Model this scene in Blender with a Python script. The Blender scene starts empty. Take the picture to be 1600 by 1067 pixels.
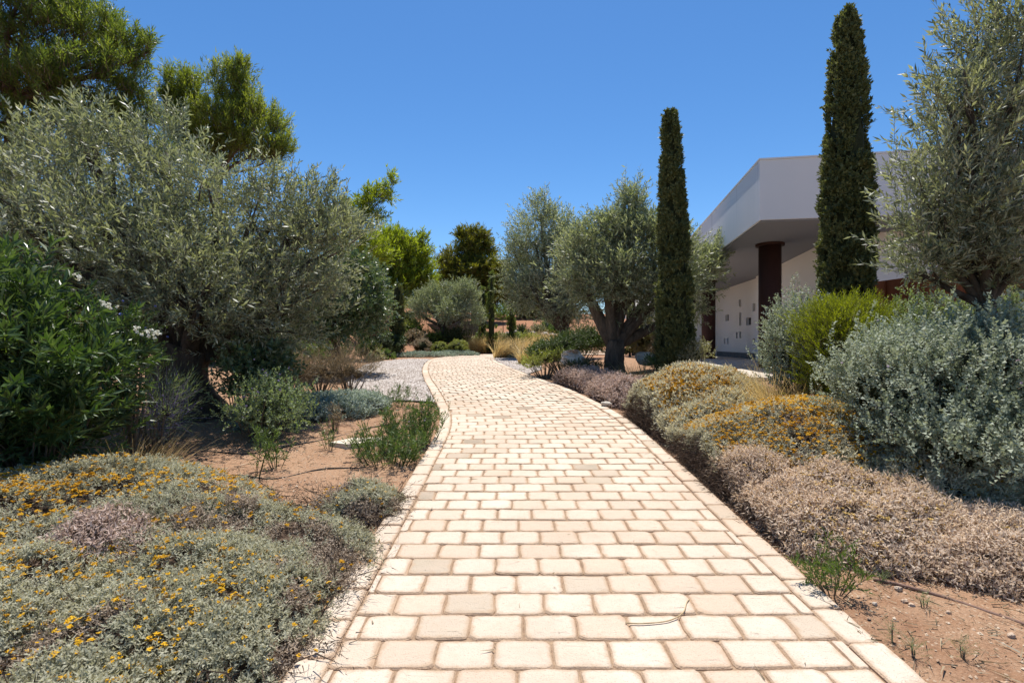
import bpy, math, random
import numpy as np
from mathutils import Vector, Matrix

random.seed(5)
rng = np.random.default_rng(11)
R = math.radians
sc = bpy.context.scene
col = sc.collection

# ------------------------------------------------------------------ camera
cam_d = bpy.data.cameras.new('camera')
cam_d.sensor_width = 36.0
cam_d.lens = 18.0
cam_d.shift_y = 0.0016
cam_d.clip_start = 0.05
cam_d.clip_end = 2000
cam = bpy.data.objects.new('camera', cam_d)
cam.location = (0, 0, 1.5)
cam.rotation_euler = (R(90), 0, 0)
col.objects.link(cam)
sc.camera = cam

# ------------------------------------------------------------------ light
SUN_EL, SUN_AZ = R(70), R(3)
world = bpy.data.worlds.new('World')
sc.world = world
world.use_nodes = True
wn = world.node_tree
wn.nodes.clear()
sky = wn.nodes.new('ShaderNodeTexSky')
sky.sky_type = 'NISHITA'
sky.sun_disc = False
sky.sun_elevation = SUN_EL
sky.sun_rotation = SUN_AZ
sky.altitude = 800
sky.air_density = 1.0
sky.dust_density = 0.2
sky.ozone_density = 4.5
bg = wn.nodes.new('ShaderNodeBackground')
bg.inputs['Strength'].default_value = 0.087
wo = wn.nodes.new('ShaderNodeOutputWorld')
hs = wn.nodes.new('ShaderNodeHueSaturation')
hs.inputs['Saturation'].default_value = 1.2
wn.links.new(sky.outputs[0], hs.inputs['Color'])
wn.links.new(hs.outputs[0], bg.inputs[0])
wn.links.new(bg.outputs[0], wo.inputs[0])

sun_d = bpy.data.lights.new('sun', 'SUN')
sun_d.energy = 4.1
sun_d.angle = R(0.53)
sun_d.color = (1.0, 0.95, 0.87)
sun = bpy.data.objects.new('sun', sun_d)
sv = Vector((math.sin(SUN_AZ) * math.cos(SUN_EL), math.cos(SUN_AZ) * math.cos(SUN_EL), math.sin(SUN_EL)))
sun.rotation_euler = sv.to_track_quat('Z', 'Y').to_euler()
sun.location = (12, 20, 30)
col.objects.link(sun)

sc.view_settings.view_transform = 'Standard'
sc.view_settings.look = 'None'
sc.view_settings.exposure = 0.83
sc.view_settings.gamma = 1.0
sc.view_settings.use_curve_mapping = False
sc.render.engine = 'CYCLES'
sc.cycles.max_bounces = 8
sc.cycles.diffuse_bounces = 5
sc.cycles.glossy_bounces = 2
sc.cycles.transmission_bounces = 4
sc.cycles.transparent_max_bounces = 4
sc.cycles.caustics_reflective = False
sc.cycles.caustics_refractive = False
sc.cycles.use_denoising = True
sc.cycles.use_adaptive_sampling = False
sc.cycles.sample_clamp_indirect = 2.0

# ------------------------------------------------------------------ helpers
F = 800.0
def PX(px, D): return (px - 800.0) / F * D
def PZ(py, D): return 1.5 - (py - 536.0) / F * D

def lat_noise(x, y, seed=0):
    x = np.asarray(x, float); y = np.asarray(y, float)
    xi = np.floor(x).astype(np.int64); yi = np.floor(y).astype(np.int64)
    fx = x - xi; fy = y - yi
    fx = fx * fx * (3 - 2 * fx); fy = fy * fy * (3 - 2 * fy)
    def h(a, b):
        n = (a * 374761393 + b * 668265263 + seed * 1442695041) & 0x7fffffff
        n = ((n ^ (n >> 13)) * 1274126177) & 0x7fffffff
        return ((n ^ (n >> 16)) & 0xffff) / 65535.0
    return (h(xi, yi) * (1 - fx) + h(xi + 1, yi) * fx) * (1 - fy) + (h(xi, yi + 1) * (1 - fx) + h(xi + 1, yi + 1) * fx) * fy

def fbm(x, y, o=3, seed=0):
    s = 0; a = 1; t = 0
    for k in range(o):
        s = s + a * lat_noise(np.asarray(x) * 2 ** k, np.asarray(y) * 2 ** k, seed + k); t += a; a *= .5
    return s / t - .5

def sstep(a, b, x):
    t = np.clip((np.asarray(x, float) - a) / (b - a), 0, 1)
    return t * t * (3 - 2 * t)

# ground profile along the path (y, height)
_ys = np.array([-20, 0, 2.3, 4, 6, 8, 10.7, 14, 18, 24, 31.5, 34.5, 45, 60, 200.])
_zs = np.array([-.3, 0, .05, .14, .26, .40, .58, .68, .75, .80, .88, 1.9, 3.3, 5.0, 9.])
_G = np.linspace(-20, 200, 2201)
_k = np.exp(-np.linspace(-2, 2, 15) ** 2); _k /= _k.sum()
_Z = np.convolve(np.pad(np.interp(_G, _ys, _zs), 7, 'edge'), _k, 'valid')
def P(y): return np.interp(y, _G, _Z)

# path centre line
_cp = np.array([(.39, -4), (.39, -2), (.39, 0), (.39, 2), (.39, 4), (.39, 6), (.36, 7.2), (.22, 8.3), (-.1, 9.8), (-.62, 12), (-1.15, 14.6), (-1.62, 17.5),
                (-2.0, 20.5), (-2.18, 23.2), (-1.95, 25.6), (-1.2, 27.8), (.1, 29.3), (1.8, 30.1), (4, 30.5), (7, 30.6)])
def _catmull(p, n=24):
    out = []
    q = np.vstack([2 * p[0] - p[1], p, 2 * p[-1] - p[-2]])
    for i in range(1, len(q) - 2):
        t = np.linspace(0, 1, n, endpoint=False)[:, None]
        a, b, c, d = q[i - 1], q[i], q[i + 1], q[i + 2]
        out.append(.5 * ((2 * b) + (c - a) * t + (2 * a - 5 * b + 4 * c - d) * t ** 2 + (3 * b - a - 3 * c + d) * t ** 3))
    return np.vstack(out + [p[-1:]])
_pl = _catmull(_cp)
_sl = np.concatenate([[0], np.cumsum(np.linalg.norm(np.diff(_pl, axis=0), axis=1))])
S_MAX = _sl[-1]
def path_at(s):
    x = np.interp(s, _sl, _pl[:, 0]); y = np.interp(s, _sl, _pl[:, 1])
    e = .25
    dx = np.interp(s + e, _sl, _pl[:, 0]) - np.interp(s - e, _sl, _pl[:, 0])
    dy = np.interp(s + e, _sl, _pl[:, 1]) - np.interp(s - e, _sl, _pl[:, 1])
    n = np.hypot(dx, dy) + 1e-9
    return x, y, dx / n, dy / n
_ps = np.linspace(0, S_MAX, 400)
_pc = np.stack(path_at(_ps)[:2], 1)
def path_dist(x, y):
    x = np.asarray(x, float); y = np.asarray(y, float)
    sh = x.shape
    q = np.stack([x.ravel(), y.ravel()], 1)
    out = np.full(len(q), 1e9)
    for i in range(0, len(q), 20000):
        d = q[i:i + 20000, None, :] - _pc[None]
        out[i:i + 20000] = np.sqrt((d ** 2).sum(-1).min(1))
    return out.reshape(sh)
HALF = 1.39      # half width of the path with its edging
EDGE = .175

def G0(x, y):
    """soil height, without fine relief"""
    x = np.asarray(x, float); y = np.asarray(y, float)
    z = P(y) - .035
    z = z + (.9 - np.minimum(P(y), .9)) * sstep(1.9, 5.0, x - np.clip((9 - y) * .0, 0, 1)) * sstep(4.0, 9.0, y) * (1 - sstep(26, 31, y))
    z = z + .10 * np.clip(y - 17, 0, 13) * sstep(-6.4, -9.5, x) * (1 - .55 * sstep(30, 40, y))
    z = z + .2 * np.clip(y - 26, 0, 7) * sstep(-4, -6.5, x) * (1 - .6 * sstep(33, 42, y))
    z = z + .035 * np.clip(-x - 3.0, 0, 6) * sstep(3, 7, y) * (1 - sstep(14, 22, y))
    return z
def G(x, y):
    return G0(x, y) + .05 * fbm(np.asarray(x) * .9, np.asarray(y) * .9, 3, 3)
def gz(x, y): return float(G(np.array([x]), np.array([y]))[0])

# ---- object helpers
def tag(o, label=None, cat=None, group=None, kind=None):
    if label: o['label'] = label
    if cat: o['category'] = cat
    if group: o['group'] = group
    if kind: o['kind'] = kind
    return o
def empty(name, loc, label, cat, group=None, rz=0):
    o = bpy.data.objects.new(name, None)
    o.empty_display_size = .2
    o.location = loc
    o.rotation_euler = (0, 0, rz)
    col.objects.link(o)
    return tag(o, label, cat, group)
def link(name, me, parent=None, keep=True):
    o = bpy.data.objects.new(name, me)
    col.objects.link(o)
    if parent is not None:
        o.parent = parent
        if keep:   # vertices are in world space
            l = parent.location
            o.matrix_parent_inverse = (Matrix.Translation(l) @ parent.rotation_euler.to_matrix().to_4x4()).inverted()
    return o

class MB:
    """collects polygons of one mesh"""
    def __init__(s): s.v = []; s.f = []; s.m = []; s.n = 0
    def add(s, v, f, mi=0):
        v = [tuple(map(float, p)) for p in v]
        s.v += v
        s.f += [tuple(i + s.n for i in q) for q in f]
        s.m += [mi] * len(f)
        s.n += len(v)
    def box(s, c, d, rz=0, mi=0):
        cx, cy, cz = c; a, b, h = d[0] / 2, d[1] / 2, d[2] / 2
        cs, sn = math.cos(rz), math.sin(rz)
        v = [(cx + x * cs - y * sn, cy + x * sn + y * cs, cz + z) for z in (-h, h) for x, y in ((-a, -b), (a, -b), (a, b), (-a, b))]
        s.add(v, [(3, 2, 1, 0), (4, 5, 6, 7), (0, 1, 5, 4), (1, 2, 6, 5), (2, 3, 7, 6), (3, 0, 4, 7)], mi)
    def prism(s, poly, z0, z1, mi=0):
        n = len(poly)
        v = [(x, y, z0) for x, y in poly] + [(x, y, z1) for x, y in poly]
        s.add(v, [tuple(range(n - 1, -1, -1)), tuple(range(n, 2 * n))] + [(i, (i + 1) % n, n + (i + 1) % n, n + i) for i in range(n)], mi)
    def tube(s, pts, rad, sides=8, mi=0, flute=0.0, cap=True, seed=0):
        pts = np.asarray(pts, float); n = len(pts)
        rad = np.broadcast_to(np.asarray(rad, float), (n,))
        t = np.gradient(pts, axis=0); t /= np.linalg.norm(t, axis=1)[:, None] + 1e-9
        ref = np.array([1., 0, 0]) if abs(t[0][0]) < .8 else np.array([0, 1., 0])
        v = []
        u = np.cross(t[0], ref); u /= np.linalg.norm(u)
        for i in range(n):
            u = u - t[i] * (u @ t[i]); u /= np.linalg.norm(u) + 1e-9
            w = np.cross(t[i], u)
            for k in range(sides):
                a = 2 * math.pi * k / sides
                r = rad[i]
                if flute:
                    r *= 1 + flute * (math.sin(5 * a + seed + .35 * i) * .5 + .35 * math.sin(9 * a - seed * 2 + .2 * i) + .4 * math.sin(3 * a + 1.7 * seed - .25 * i)) + flute * .25 * math.sin(12.9898 * (k + 1) * (i + 3) + seed)
                v.append(pts[i] + (u * math.cos(a) + w * math.sin(a)) * r)
        f = [(i * sides + k, i * sides + (k + 1) % sides, (i + 1) * sides + (k + 1) % sides, (i + 1) * sides + k) for i in range(n - 1) for k in range(sides)]
        if cap: f += [tuple(range(sides - 1, -1, -1)), tuple(range((n - 1) * sides, n * sides))]
        s.add(v, f, mi)
    def lathe(s, prof, c, sides=20, mi=0, cap=True):
        cx, cy = c; v = []
        for r, z in prof:
            v += [(cx + r * math.cos(2 * math.pi * k / sides), cy + r * math.sin(2 * math.pi * k / sides), z) for k in range(sides)]
        n = len(prof)
        f = [(i * sides + k, i * sides + (k + 1) % sides, (i + 1) * sides + (k + 1) % sides, (i + 1) * sides + k) for i in range(n - 1) for k in range(sides)]
        if cap: f += [tuple(range(sides - 1, -1, -1)), tuple(range((n - 1) * sides, n * sides))]
        s.add(v, f, mi)
    def mesh(s, name, mats, smooth=False):
        me = bpy.data.meshes.new(name)
        me.from_pydata(s.v, [], s.f)
        for m in (mats if isinstance(mats, (list, tuple)) else [mats]): me.materials.append(m)
        me.polygons.foreach_set('material_index', s.m)
        if smooth: me.polygons.foreach_set('use_smooth', [True] * len(s.f))
        me.update()
        return me
    def build(s, name, mats, parent=None, smooth=False, keep=True):
        return link(name, s.mesh(name, mats, smooth), parent, keep)

def quads_mesh(name, V, mats, rnd=None, mi=None):
    """V (n,4,3) -> one mesh of n loose quads with a per-face attribute rnd"""
    n, K = V.shape[:2]
    me = bpy.data.meshes.new(name)
    me.vertices.add(n * K)
    me.vertices.foreach_set('co', np.ascontiguousarray(V, np.float32).ravel())
    me.loops.add(n * K)
    me.loops.foreach_set('vertex_index', np.arange(n * K, dtype=np.int32))
    me.polygons.add(n)
    me.polygons.foreach_set('loop_start', np.arange(0, n * K, K, dtype=np.int32))
    for m in (mats if isinstance(mats, (list, tuple)) else [mats]): me.materials.append(m)
    if mi is not None: me.polygons.foreach_set('material_index', np.asarray(mi, np.int32))
    if rnd is not None:
        a = me.attributes.new('rnd', 'FLOAT', 'FACE')
        a.data.foreach_set('value', np.asarray(rnd, np.float32))
    me.update(calc_edges=True)
    return me

# ---- leaf templates: (n,4,3) quads round +Z
def norm(v): return v / (np.linalg.norm(v, axis=-1, keepdims=True) + 1e-9)
def sprig(n, length, L, W, ang=50, curve=.15, twig=.004, tip=True, jit=.35, fold=False, quad=False, droop=0., start=.1, whorl=1, flat=.5, seed=None):
    """a twig with n leaves along +Z: (k,3,3) triangles, or (k,4,3) quads for fold / quad leaves"""
    r = np.random.default_rng(seed if seed is not None else rng.integers(1 << 30))
    Q = []; M = []
    cdir = r.uniform(0, 2 * math.pi); cv = np.array([math.cos(cdir), math.sin(cdir), 0]) * curve * length
    def at(t): return np.array([0, 0, t * length]) + cv * t * t
    az = r.uniform(0, 6.28)
    for i in range(n):
        t = start + (1 - start) * ((i // whorl) + .5) / max(1, n // whorl)
        az += 2.4 if whorl == 1 else 2 * math.pi / whorl + (.9 if i % whorl == 0 else 0)
        a = R(ang) * (1 - .45 * t if tip else 1) + r.normal(0, jit * .5)
        rad = np.array([math.cos(az), math.sin(az), 0])
        d = norm(np.array([0, 0, math.cos(a)]) + rad * math.sin(a) + r.normal(0, jit * .3, 3))
        sd = norm(np.cross(d, np.array([0, 0, 1.]) + r.normal(0, flat, 3)))
        nn = np.cross(sd, d)
        l = L * r.uniform(.7, 1.2); w = W * r.uniform(.8, 1.2)
        b = at(t)
        tipv = b + d * l - np.array([0, 0, droop * l])
        if fold:
            mid = b + d * l * .5 - nn * w * .22
            Q += [[b, b + d * l * .42 + sd * w * .5, tipv, mid], [b, mid, tipv, b + d * l * .42 - sd * w * .5]]
            M += [0, 0]
        elif quad:
            Q.append([b, b + d * l * .45 + sd * w * .5, tipv, b + d * l * .45 - sd * w * .5]); M.append(0)
        else:
            w *= 1.2
            Q.append([b + d * l * .2 + sd * w * .5, tipv, b + d * l * .2 - sd * w * .5]); M.append(0)
    if twig:
        s = norm(r.normal(0, 1, 3) * np.array([1, 1, 0])) * twig
        Q.append([at(0) + s, at(.95), at(.95), at(0) - s] if (fold or quad) else [at(0) + s, at(.95), at(0) - s]); M.append(1)
        if fold or quad: Q[-1] = [at(0) + s, at(.95) + s * .3, at(.95) - s * .3, at(0) - s]
    return np.array(Q), np.array(M)

def place(tmpls, pos, dirs, scale, vf=2.0):
    """copies of templates; returns quads, rnd, material index"""
    pos = np.asarray(pos, float); m = len(pos)
    z = norm(np.asarray(dirs, float))
    ref = norm(rng.normal(0, 1, (m, 3)))
    x = norm(np.cross(ref, z)); y = np.cross(z, x)
    Rm = np.stack([x, y, z], -1)
    sc_ = np.broadcast_to(np.asarray(scale, float), (m,))
    ch = rng.integers(0, len(tmpls), m)
    VV = []; RR = []; MM = []
    # sprigs vary in tone by clump as well as one by one
    sr = .45 * rng.random(m) + .55 * np.clip(fbm((pos[:, 0] * .8 + pos[:, 2] * .6) * vf, (pos[:, 1] * .8 + pos[:, 2] * .9) * vf, 3, 91) * 2.0 + .5, 0, 1)
    for k, (T, M) in enumerate(tmpls):
        i = np.nonzero(ch == k)[0]
        if not len(i): continue
        n = len(T)
        K = T.shape[1]
        V = np.einsum('mij,qj->mqi', Rm[i], T.reshape(-1, 3)) * sc_[i][:, None, None] + pos[i][:, None, :]
        VV.append(V.reshape(-1, K, 3))
        RR.append(np.clip(.55 * np.repeat(sr[i], n) + .45 * rng.random(len(i) * n), 0, 1))
        MM.append(np.tile(M, len(i)))
    return np.concatenate(VV), np.concatenate(RR), np.concatenate(MM)

def blades(pos, dirs, length, width, droop=.4, seg=3):
    """grass blades as strips"""
    m = len(pos); d = norm(dirs)
    L = np.broadcast_to(length, (m,))[:, None]; W = np.broadcast_to(width, (m,))[:, None]
    sd = norm(np.cross(d, rng.normal(0, 1, (m, 3))))
    out = []
    hor = d * np.array([1, 1, 0]); hor = norm(hor + 1e-6)
    pv = None
    dr = (droop * rng.uniform(.4, 1.4, m))[:, None]
    for k in range(seg + 1):
        t = k / seg
        p = pos + d * L * t + hor * L * dr * t * t * .6 - np.array([0, 0, 1.]) * L * dr * t * t * .5
        w = W * (1 - .85 * t) * .5
        cur = (p - sd * w, p + sd * w)
        if pv is not None: out.append(np.stack([pv[0], pv[1], cur[1], cur[0]], 1))
        pv = cur
    V = np.stack(out, 1).reshape(-1, 4, 3)
    return V, np.repeat(rng.random(m), seg)

def unit(n):
    return norm(rng.normal(0, 1, (n, 3)))

# ------------------------------------------------------------------ materials
def new_mat(name):
    m = bpy.data.materials.new(name); m.use_nodes = True
    nt = m.node_tree; nt.nodes.clear()
    out = nt.nodes.new('ShaderNodeOutputMaterial')
    return m, nt, out
def ramp(nt, src, stops):
    r = nt.nodes.new('ShaderNodeValToRGB')
    el = r.color_ramp.elements
    while len(el) < len(stops): el.new(.5)
    for e, (p, c) in zip(el, stops): e.position = p; e.color = (*c, 1)
    nt.links.new(src, r.inputs[0])
    return r.outputs[0]
def attr(nt, name='rnd'):
    a = nt.nodes.new('ShaderNodeAttribute'); a.attribute_name = name
    return a.outputs['Fac']
def noise(nt, scale, detail=4, rough=.6, coord='Object', vec=None, dist=0):
    n = nt.nodes.new('ShaderNodeTexNoise')
    n.inputs['Scale'].default_value = scale; n.inputs['Detail'].default_value = detail
    n.inputs['Roughness'].default_value = rough; n.inputs['Distortion'].default_value = dist
    if vec is None:
        tc = nt.nodes.new('ShaderNodeTexCoord'); vec = tc.outputs[coord]
    nt.links.new(vec, n.inputs['Vector'])
    return n.outputs['Fac']
def mixc(nt, fac, a, b, mode='MIX'):
    m = nt.nodes.new('ShaderNodeMix'); m.data_type = 'RGBA'; m.blend_type = mode
    for sock, v in ((m.inputs[0], fac), (m.inputs[6], a), (m.inputs[7], b)):
        if isinstance(v, (int, float)): sock.default_value = v
        elif isinstance(v, tuple): sock.default_value = (*v, 1)
        else: nt.links.new(v, sock)
    return m.outputs[2]
def bsdf(nt, out, color, rough=.7, spec=.3, bump=None, bstr=.3, bdist=.02):
    b = nt.nodes.new('ShaderNodeBsdfPrincipled')
    if isinstance(color, tuple): b.inputs['Base Color'].default_value = (*color, 1)
    else: nt.links.new(color, b.inputs['Base Color'])
    b.inputs['Roughness'].default_value = rough
    b.inputs['Specular IOR Level'].default_value = spec
    if bump is not None:
        bp = nt.nodes.new('ShaderNodeBump'); bp.inputs['Strength'].default_value = bstr; bp.inputs['Distance'].default_value = bdist
        nt.links.new(bump, bp.inputs['Height']); nt.links.new(bp.outputs[0], b.inputs['Normal'])
    if out is not None: nt.links.new(b.outputs[0], out.inputs[0])
    return b
def mth(nt, op, a, b=0., c=None, clamp=False):
    m = nt.nodes.new('ShaderNodeMath'); m.operation = op; m.use_clamp = clamp
    for s, v in zip(m.inputs, (a, b, c)):
        if v is None: continue
        if isinstance(v, (int, float)): s.default_value = v
        else: nt.links.new(v, s)
    return m.outputs[0]

def leaf_mat(name, stops, back=None, trans=.25, tcol=None, rough=.5, spec=.35):
    m, nt, out = new_mat(name)
    c = ramp(nt, attr(nt), stops)
    if back is not None:
        g = nt.nodes.new('ShaderNodeNewGeometry')
        c = mixc(nt, g.outputs['Backfacing'], c, back)
    b = bsdf(nt, None, c, rough, spec)
    if trans > 0:
        t = nt.nodes.new('ShaderNodeBsdfTranslucent')
        tc = mixc(nt, 1.0, c, tcol or (1.6, 1.7, .7), 'MULTIPLY')
        nt.links.new(tc, t.inputs[0])
        mx = nt.nodes.new('ShaderNodeMixShader'); mx.inputs[0].default_value = trans
        nt.links.new(b.outputs[0], mx.inputs[1]); nt.links.new(t.outputs[0], mx.inputs[2])
        nt.links.new(mx.outputs[0], out.inputs[0])
    else:
        nt.links.new(b.outputs[0], out.inputs[0])
    return m

M = {}
M['olive'] = leaf_mat('olive_leaf', [(0, (.07, .09, .05)), (.45, (.155, .18, .107)), (.8, (.245, .27, .18)), (1, (.35, .375, .27))], back=(.35, .37, .29), trans=.25, rough=.48, spec=.4)
M['olive_dull'] = leaf_mat('olive_leaf_dull', [(0, (.062, .078, .044)), (.45, (.145, .163, .096)), (.8, (.24, .25, .17)), (1, (.35, .36, .265))], back=(.33, .345, .27), trans=.22, rough=.48, spec=.4)
M['pine'] = leaf_mat('pine_needles', [(0, (.05, .078, .019)), (.5, (.11, .15, .031)), (.8, (.19, .225, .045)), (1, (.31, .335, .07))], trans=.45, tcol=(1.45, 1.5, .6))
M['pine_light'] = leaf_mat('pine_needles_light', [(0, (.065, .09, .018)), (.5, (.155, .195, .034)), (1, (.31, .335, .07))], trans=.45, tcol=(1.5, 1.5, .6))
M['juniper'] = leaf_mat('juniper_leaf', [(0, (.03, .05, .014)), (.6, (.075, .11, .028)), (1, (.145, .185, .05))], trans=.2)
M['pine_yellow'] = leaf_mat('pine_needles_yellow', [(0, (.10, .135, .014)), (.5, (.215, .255, .026)), (1, (.34, .365, .06))], trans=.5, tcol=(1.4, 1.5, .5))
M['pine_dark'] = leaf_mat('pine_needles_dark', [(0, (.06, .075, .014)), (.6, (.145, .155, .025)), (1, (.25, .24, .04))], trans=.42, tcol=(1.5, 1.4, .5))
M['cypress'] = leaf_mat('cypress_sprays', [(0, (.045, .058, .024)), (.5, (.108, .13, .05)), (1, (.215, .22, .10))], trans=.3, tcol=(1.35, 1.3, .6), rough=.6)
M['cypress_green'] = leaf_mat('cypress_sprays_green', [(0, (.07, .095, .03)), (.5, (.155, .195, .06)), (1, (.27, .29, .10))], trans=.35, rough=.6)
M['carob'] = leaf_mat('carob_leaf', [(0, (.04, .07, .028)), (.7, (.09, .14, .055)), (1, (.17, .22, .10))], back=(.16, .2, .12), trans=.2, rough=.35, spec=.5)
M['dark_shrub'] = leaf_mat('dark_shrub_leaf', [(0, (.025, .04, .014)), (.7, (.06, .085, .028)), (1, (.11, .14, .045))], trans=.2)
M['green_shrub'] = leaf_mat('green_shrub_leaf', [(0, (.05, .085, .016)), (.7, (.12, .175, .035)), (1, (.20, .26, .055))], trans=.32)
M['box_shrub'] = leaf_mat('clipped_shrub_leaf', [(0, (.11, .125, .03)), (.6, (.235, .25, .065)), (1, (.33, .33, .11))], trans=.35)
M['grey_shrub'] = leaf_mat('grey_shrub_leaf', [(0, (.14, .14, .075)), (.6, (.26, .245, .145)), (1, (.38, .35, .23))], trans=.25)
M['dry_shrub'] = leaf_mat('dry_shrub_leaf', [(0, (.17, .135, .08)), (.6, (.30, .24, .15)), (1, (.43, .355, .24))], trans=.25, tcol=(1.2, 1.1, .9))
M['yellow_shrub'] = leaf_mat('yellow_green_leaf', [(0, (.09, .115, .01)), (.5, (.195, .215, .016)), (1, (.31, .32, .032))], trans=.42, tcol=(1.3, 1.4, .4))
M['silver'] = leaf_mat('silver_leaf', [(0, (.20, .235, .165)), (.6, (.33, .37, .27)), (1, (.46, .49, .375))], trans=.28, tcol=(1.08, 1.12, .8), rough=.6)
M['silver_mat'] = leaf_mat('silver_carpet_leaf', [(0, (.19, .235, .19)), (.6, (.32, .37, .30)), (1, (.45, .49, .40))], trans=.25, tcol=(1.1, 1.15, .85), rough=.6)
M['oleander'] = leaf_mat('oleander_leaf', [(0, (.028, .055, .018)), (.6, (.058, .105, .03)), (1, (.125, .19, .055))], back=(.11, .16, .07), trans=.24, tcol=(1.4, 1.6, .5), rough=.38, spec=.45)
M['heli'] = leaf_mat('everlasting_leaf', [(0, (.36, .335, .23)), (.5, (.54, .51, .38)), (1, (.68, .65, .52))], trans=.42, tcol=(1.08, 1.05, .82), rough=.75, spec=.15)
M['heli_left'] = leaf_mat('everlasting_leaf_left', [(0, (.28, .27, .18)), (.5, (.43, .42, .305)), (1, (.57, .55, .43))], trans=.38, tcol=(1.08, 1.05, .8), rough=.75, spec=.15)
M['heli_dry'] = leaf_mat('everlasting_dry_leaf', [(0, (.44, .335, .24)), (.5, (.66, .53, .41)), (1, (.76, .66, .54))], trans=.4, tcol=(1.08, 1, .85), rough=.8, spec=.1)
M['dead_mat'] = leaf_mat('dead_thyme_leaf', [(0, (.32, .235, .185)), (.5, (.52, .40, .335)), (1, (.64, .52, .45))], trans=.28, tcol=(1.1, 1, .9), rough=.85, spec=.1)
M['dry_patch'] = leaf_mat('everlasting_dead_patch', [(0, (.22, .17, .125)), (.5, (.38, .305, .23)), (1, (.52, .43, .335))], trans=.25, tcol=(1.1, 1, .85), rough=.85, spec=.1)
M['flower'] = leaf_mat('orange_flower', [(0, (.35, .175, .012)), (.5, (.53, .29, .018)), (1, (.65, .42, .045))], trans=.25, tcol=(1.2, 1.1, .6), rough=.8, spec=.1)
M['flower_yellow'] = leaf_mat('yellow_flower', [(0, (.45, .23, .01)), (.5, (.62, .36, .02)), (1, (.75, .5, .06))], trans=.15, tcol=(1.2, 1.1, .6), rough=.8, spec=.1)
M['flower_dry'] = leaf_mat('dry_flower', [(0, (.36, .22, .06)), (.6, (.55, .38, .13)), (1, (.66, .5, .22))], trans=.1, tcol=(1.1, 1, .8), rough=.85, spec=.1)
M['white_flower'] = leaf_mat('white_flower', [(0, (.65, .66, .55)), (1, (.82, .82, .76))], trans=.25, tcol=(1, 1, .95), rough=.7)
M['purple_flower'] = leaf_mat('purple_flower', [(0, (.2, .16, .3)), (1, (.36, .3, .46))], trans=.2, tcol=(1, 1, 1), rough=.8)
M['pink_flower'] = leaf_mat('pale_pink_flower', [(0, (.55, .42, .5)), (1, (.75, .65, .7))], trans=.25, tcol=(1, 1, 1), rough=.8)
M['blue_flower'] = leaf_mat('blue_flower', [(0, (.14, .17, .5)), (1, (.26, .3, .65))], trans=.2, tcol=(1, 1, 1), rough=.8)
M['straw'] = leaf_mat('straw_blade', [(0, (.40, .28, .11)), (.5, (.60, .45, .205)), (1, (.74, .60, .33))], trans=.38, tcol=(1.1, 1.05, .85), rough=.6)
M['grass'] = leaf_mat('green_blade', [(0, (.05, .085, .015)), (.6, (.10, .155, .03)), (1, (.19, .22, .06))], trans=.35, rough=.5)
M['weed'] = leaf_mat('weed_leaf', [(0, (.055, .085, .025)), (.6, (.10, .15, .045)), (1, (.16, .21, .08))], trans=.3, rough=.5)
M['teucrium'] = leaf_mat('grey_green_leaf', [(0, (.13, .165, .09)), (.6, (.22, .27, .15)), (1, (.32, .37, .24))], trans=.3, rough=.6)

def bark_mat(name, c0, c1, scale=9):
    m, nt, out = new_mat(name)
    tc = nt.nodes.new('ShaderNodeTexCoord')
    mp = nt.nodes.new('ShaderNodeMapping'); mp.inputs['Scale'].default_value = (1, 1, .28)
    nt.links.new(tc.outputs['Object'], mp.inputs[0])
    n = noise(nt, scale, 8, .7, vec=mp.outputs[0], dist=.6)
    c = ramp(nt, n, [(.28, c0), (.72, c1)])
    bsdf(nt, out, c, .9, .15, n, .9, .06)
    return m
M['bark_olive'] = bark_mat('olive_bark', (.03, .022, .017), (.17, .135, .105))
M['bark_pine'] = bark_mat('pine_bark', (.06, .04, .028), (.22, .15, .11), 7)
M['twig'] = bark_mat('twig_bark', (.13, .105, .075), (.28, .23, .17), 30)
M['dead_twig'] = bark_mat('dead_twig', (.075, .048, .034), (.20, .14, .10), 40)
M['litter'] = bark_mat('leaf_litter', (.06, .045, .03), (.14, .11, .07), 20)
M['inner'] = bark_mat('inner_shade_foliage', (.02, .026, .010), (.05, .055, .022), 14)  # deep crown shade put into the colour of the core shells

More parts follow.
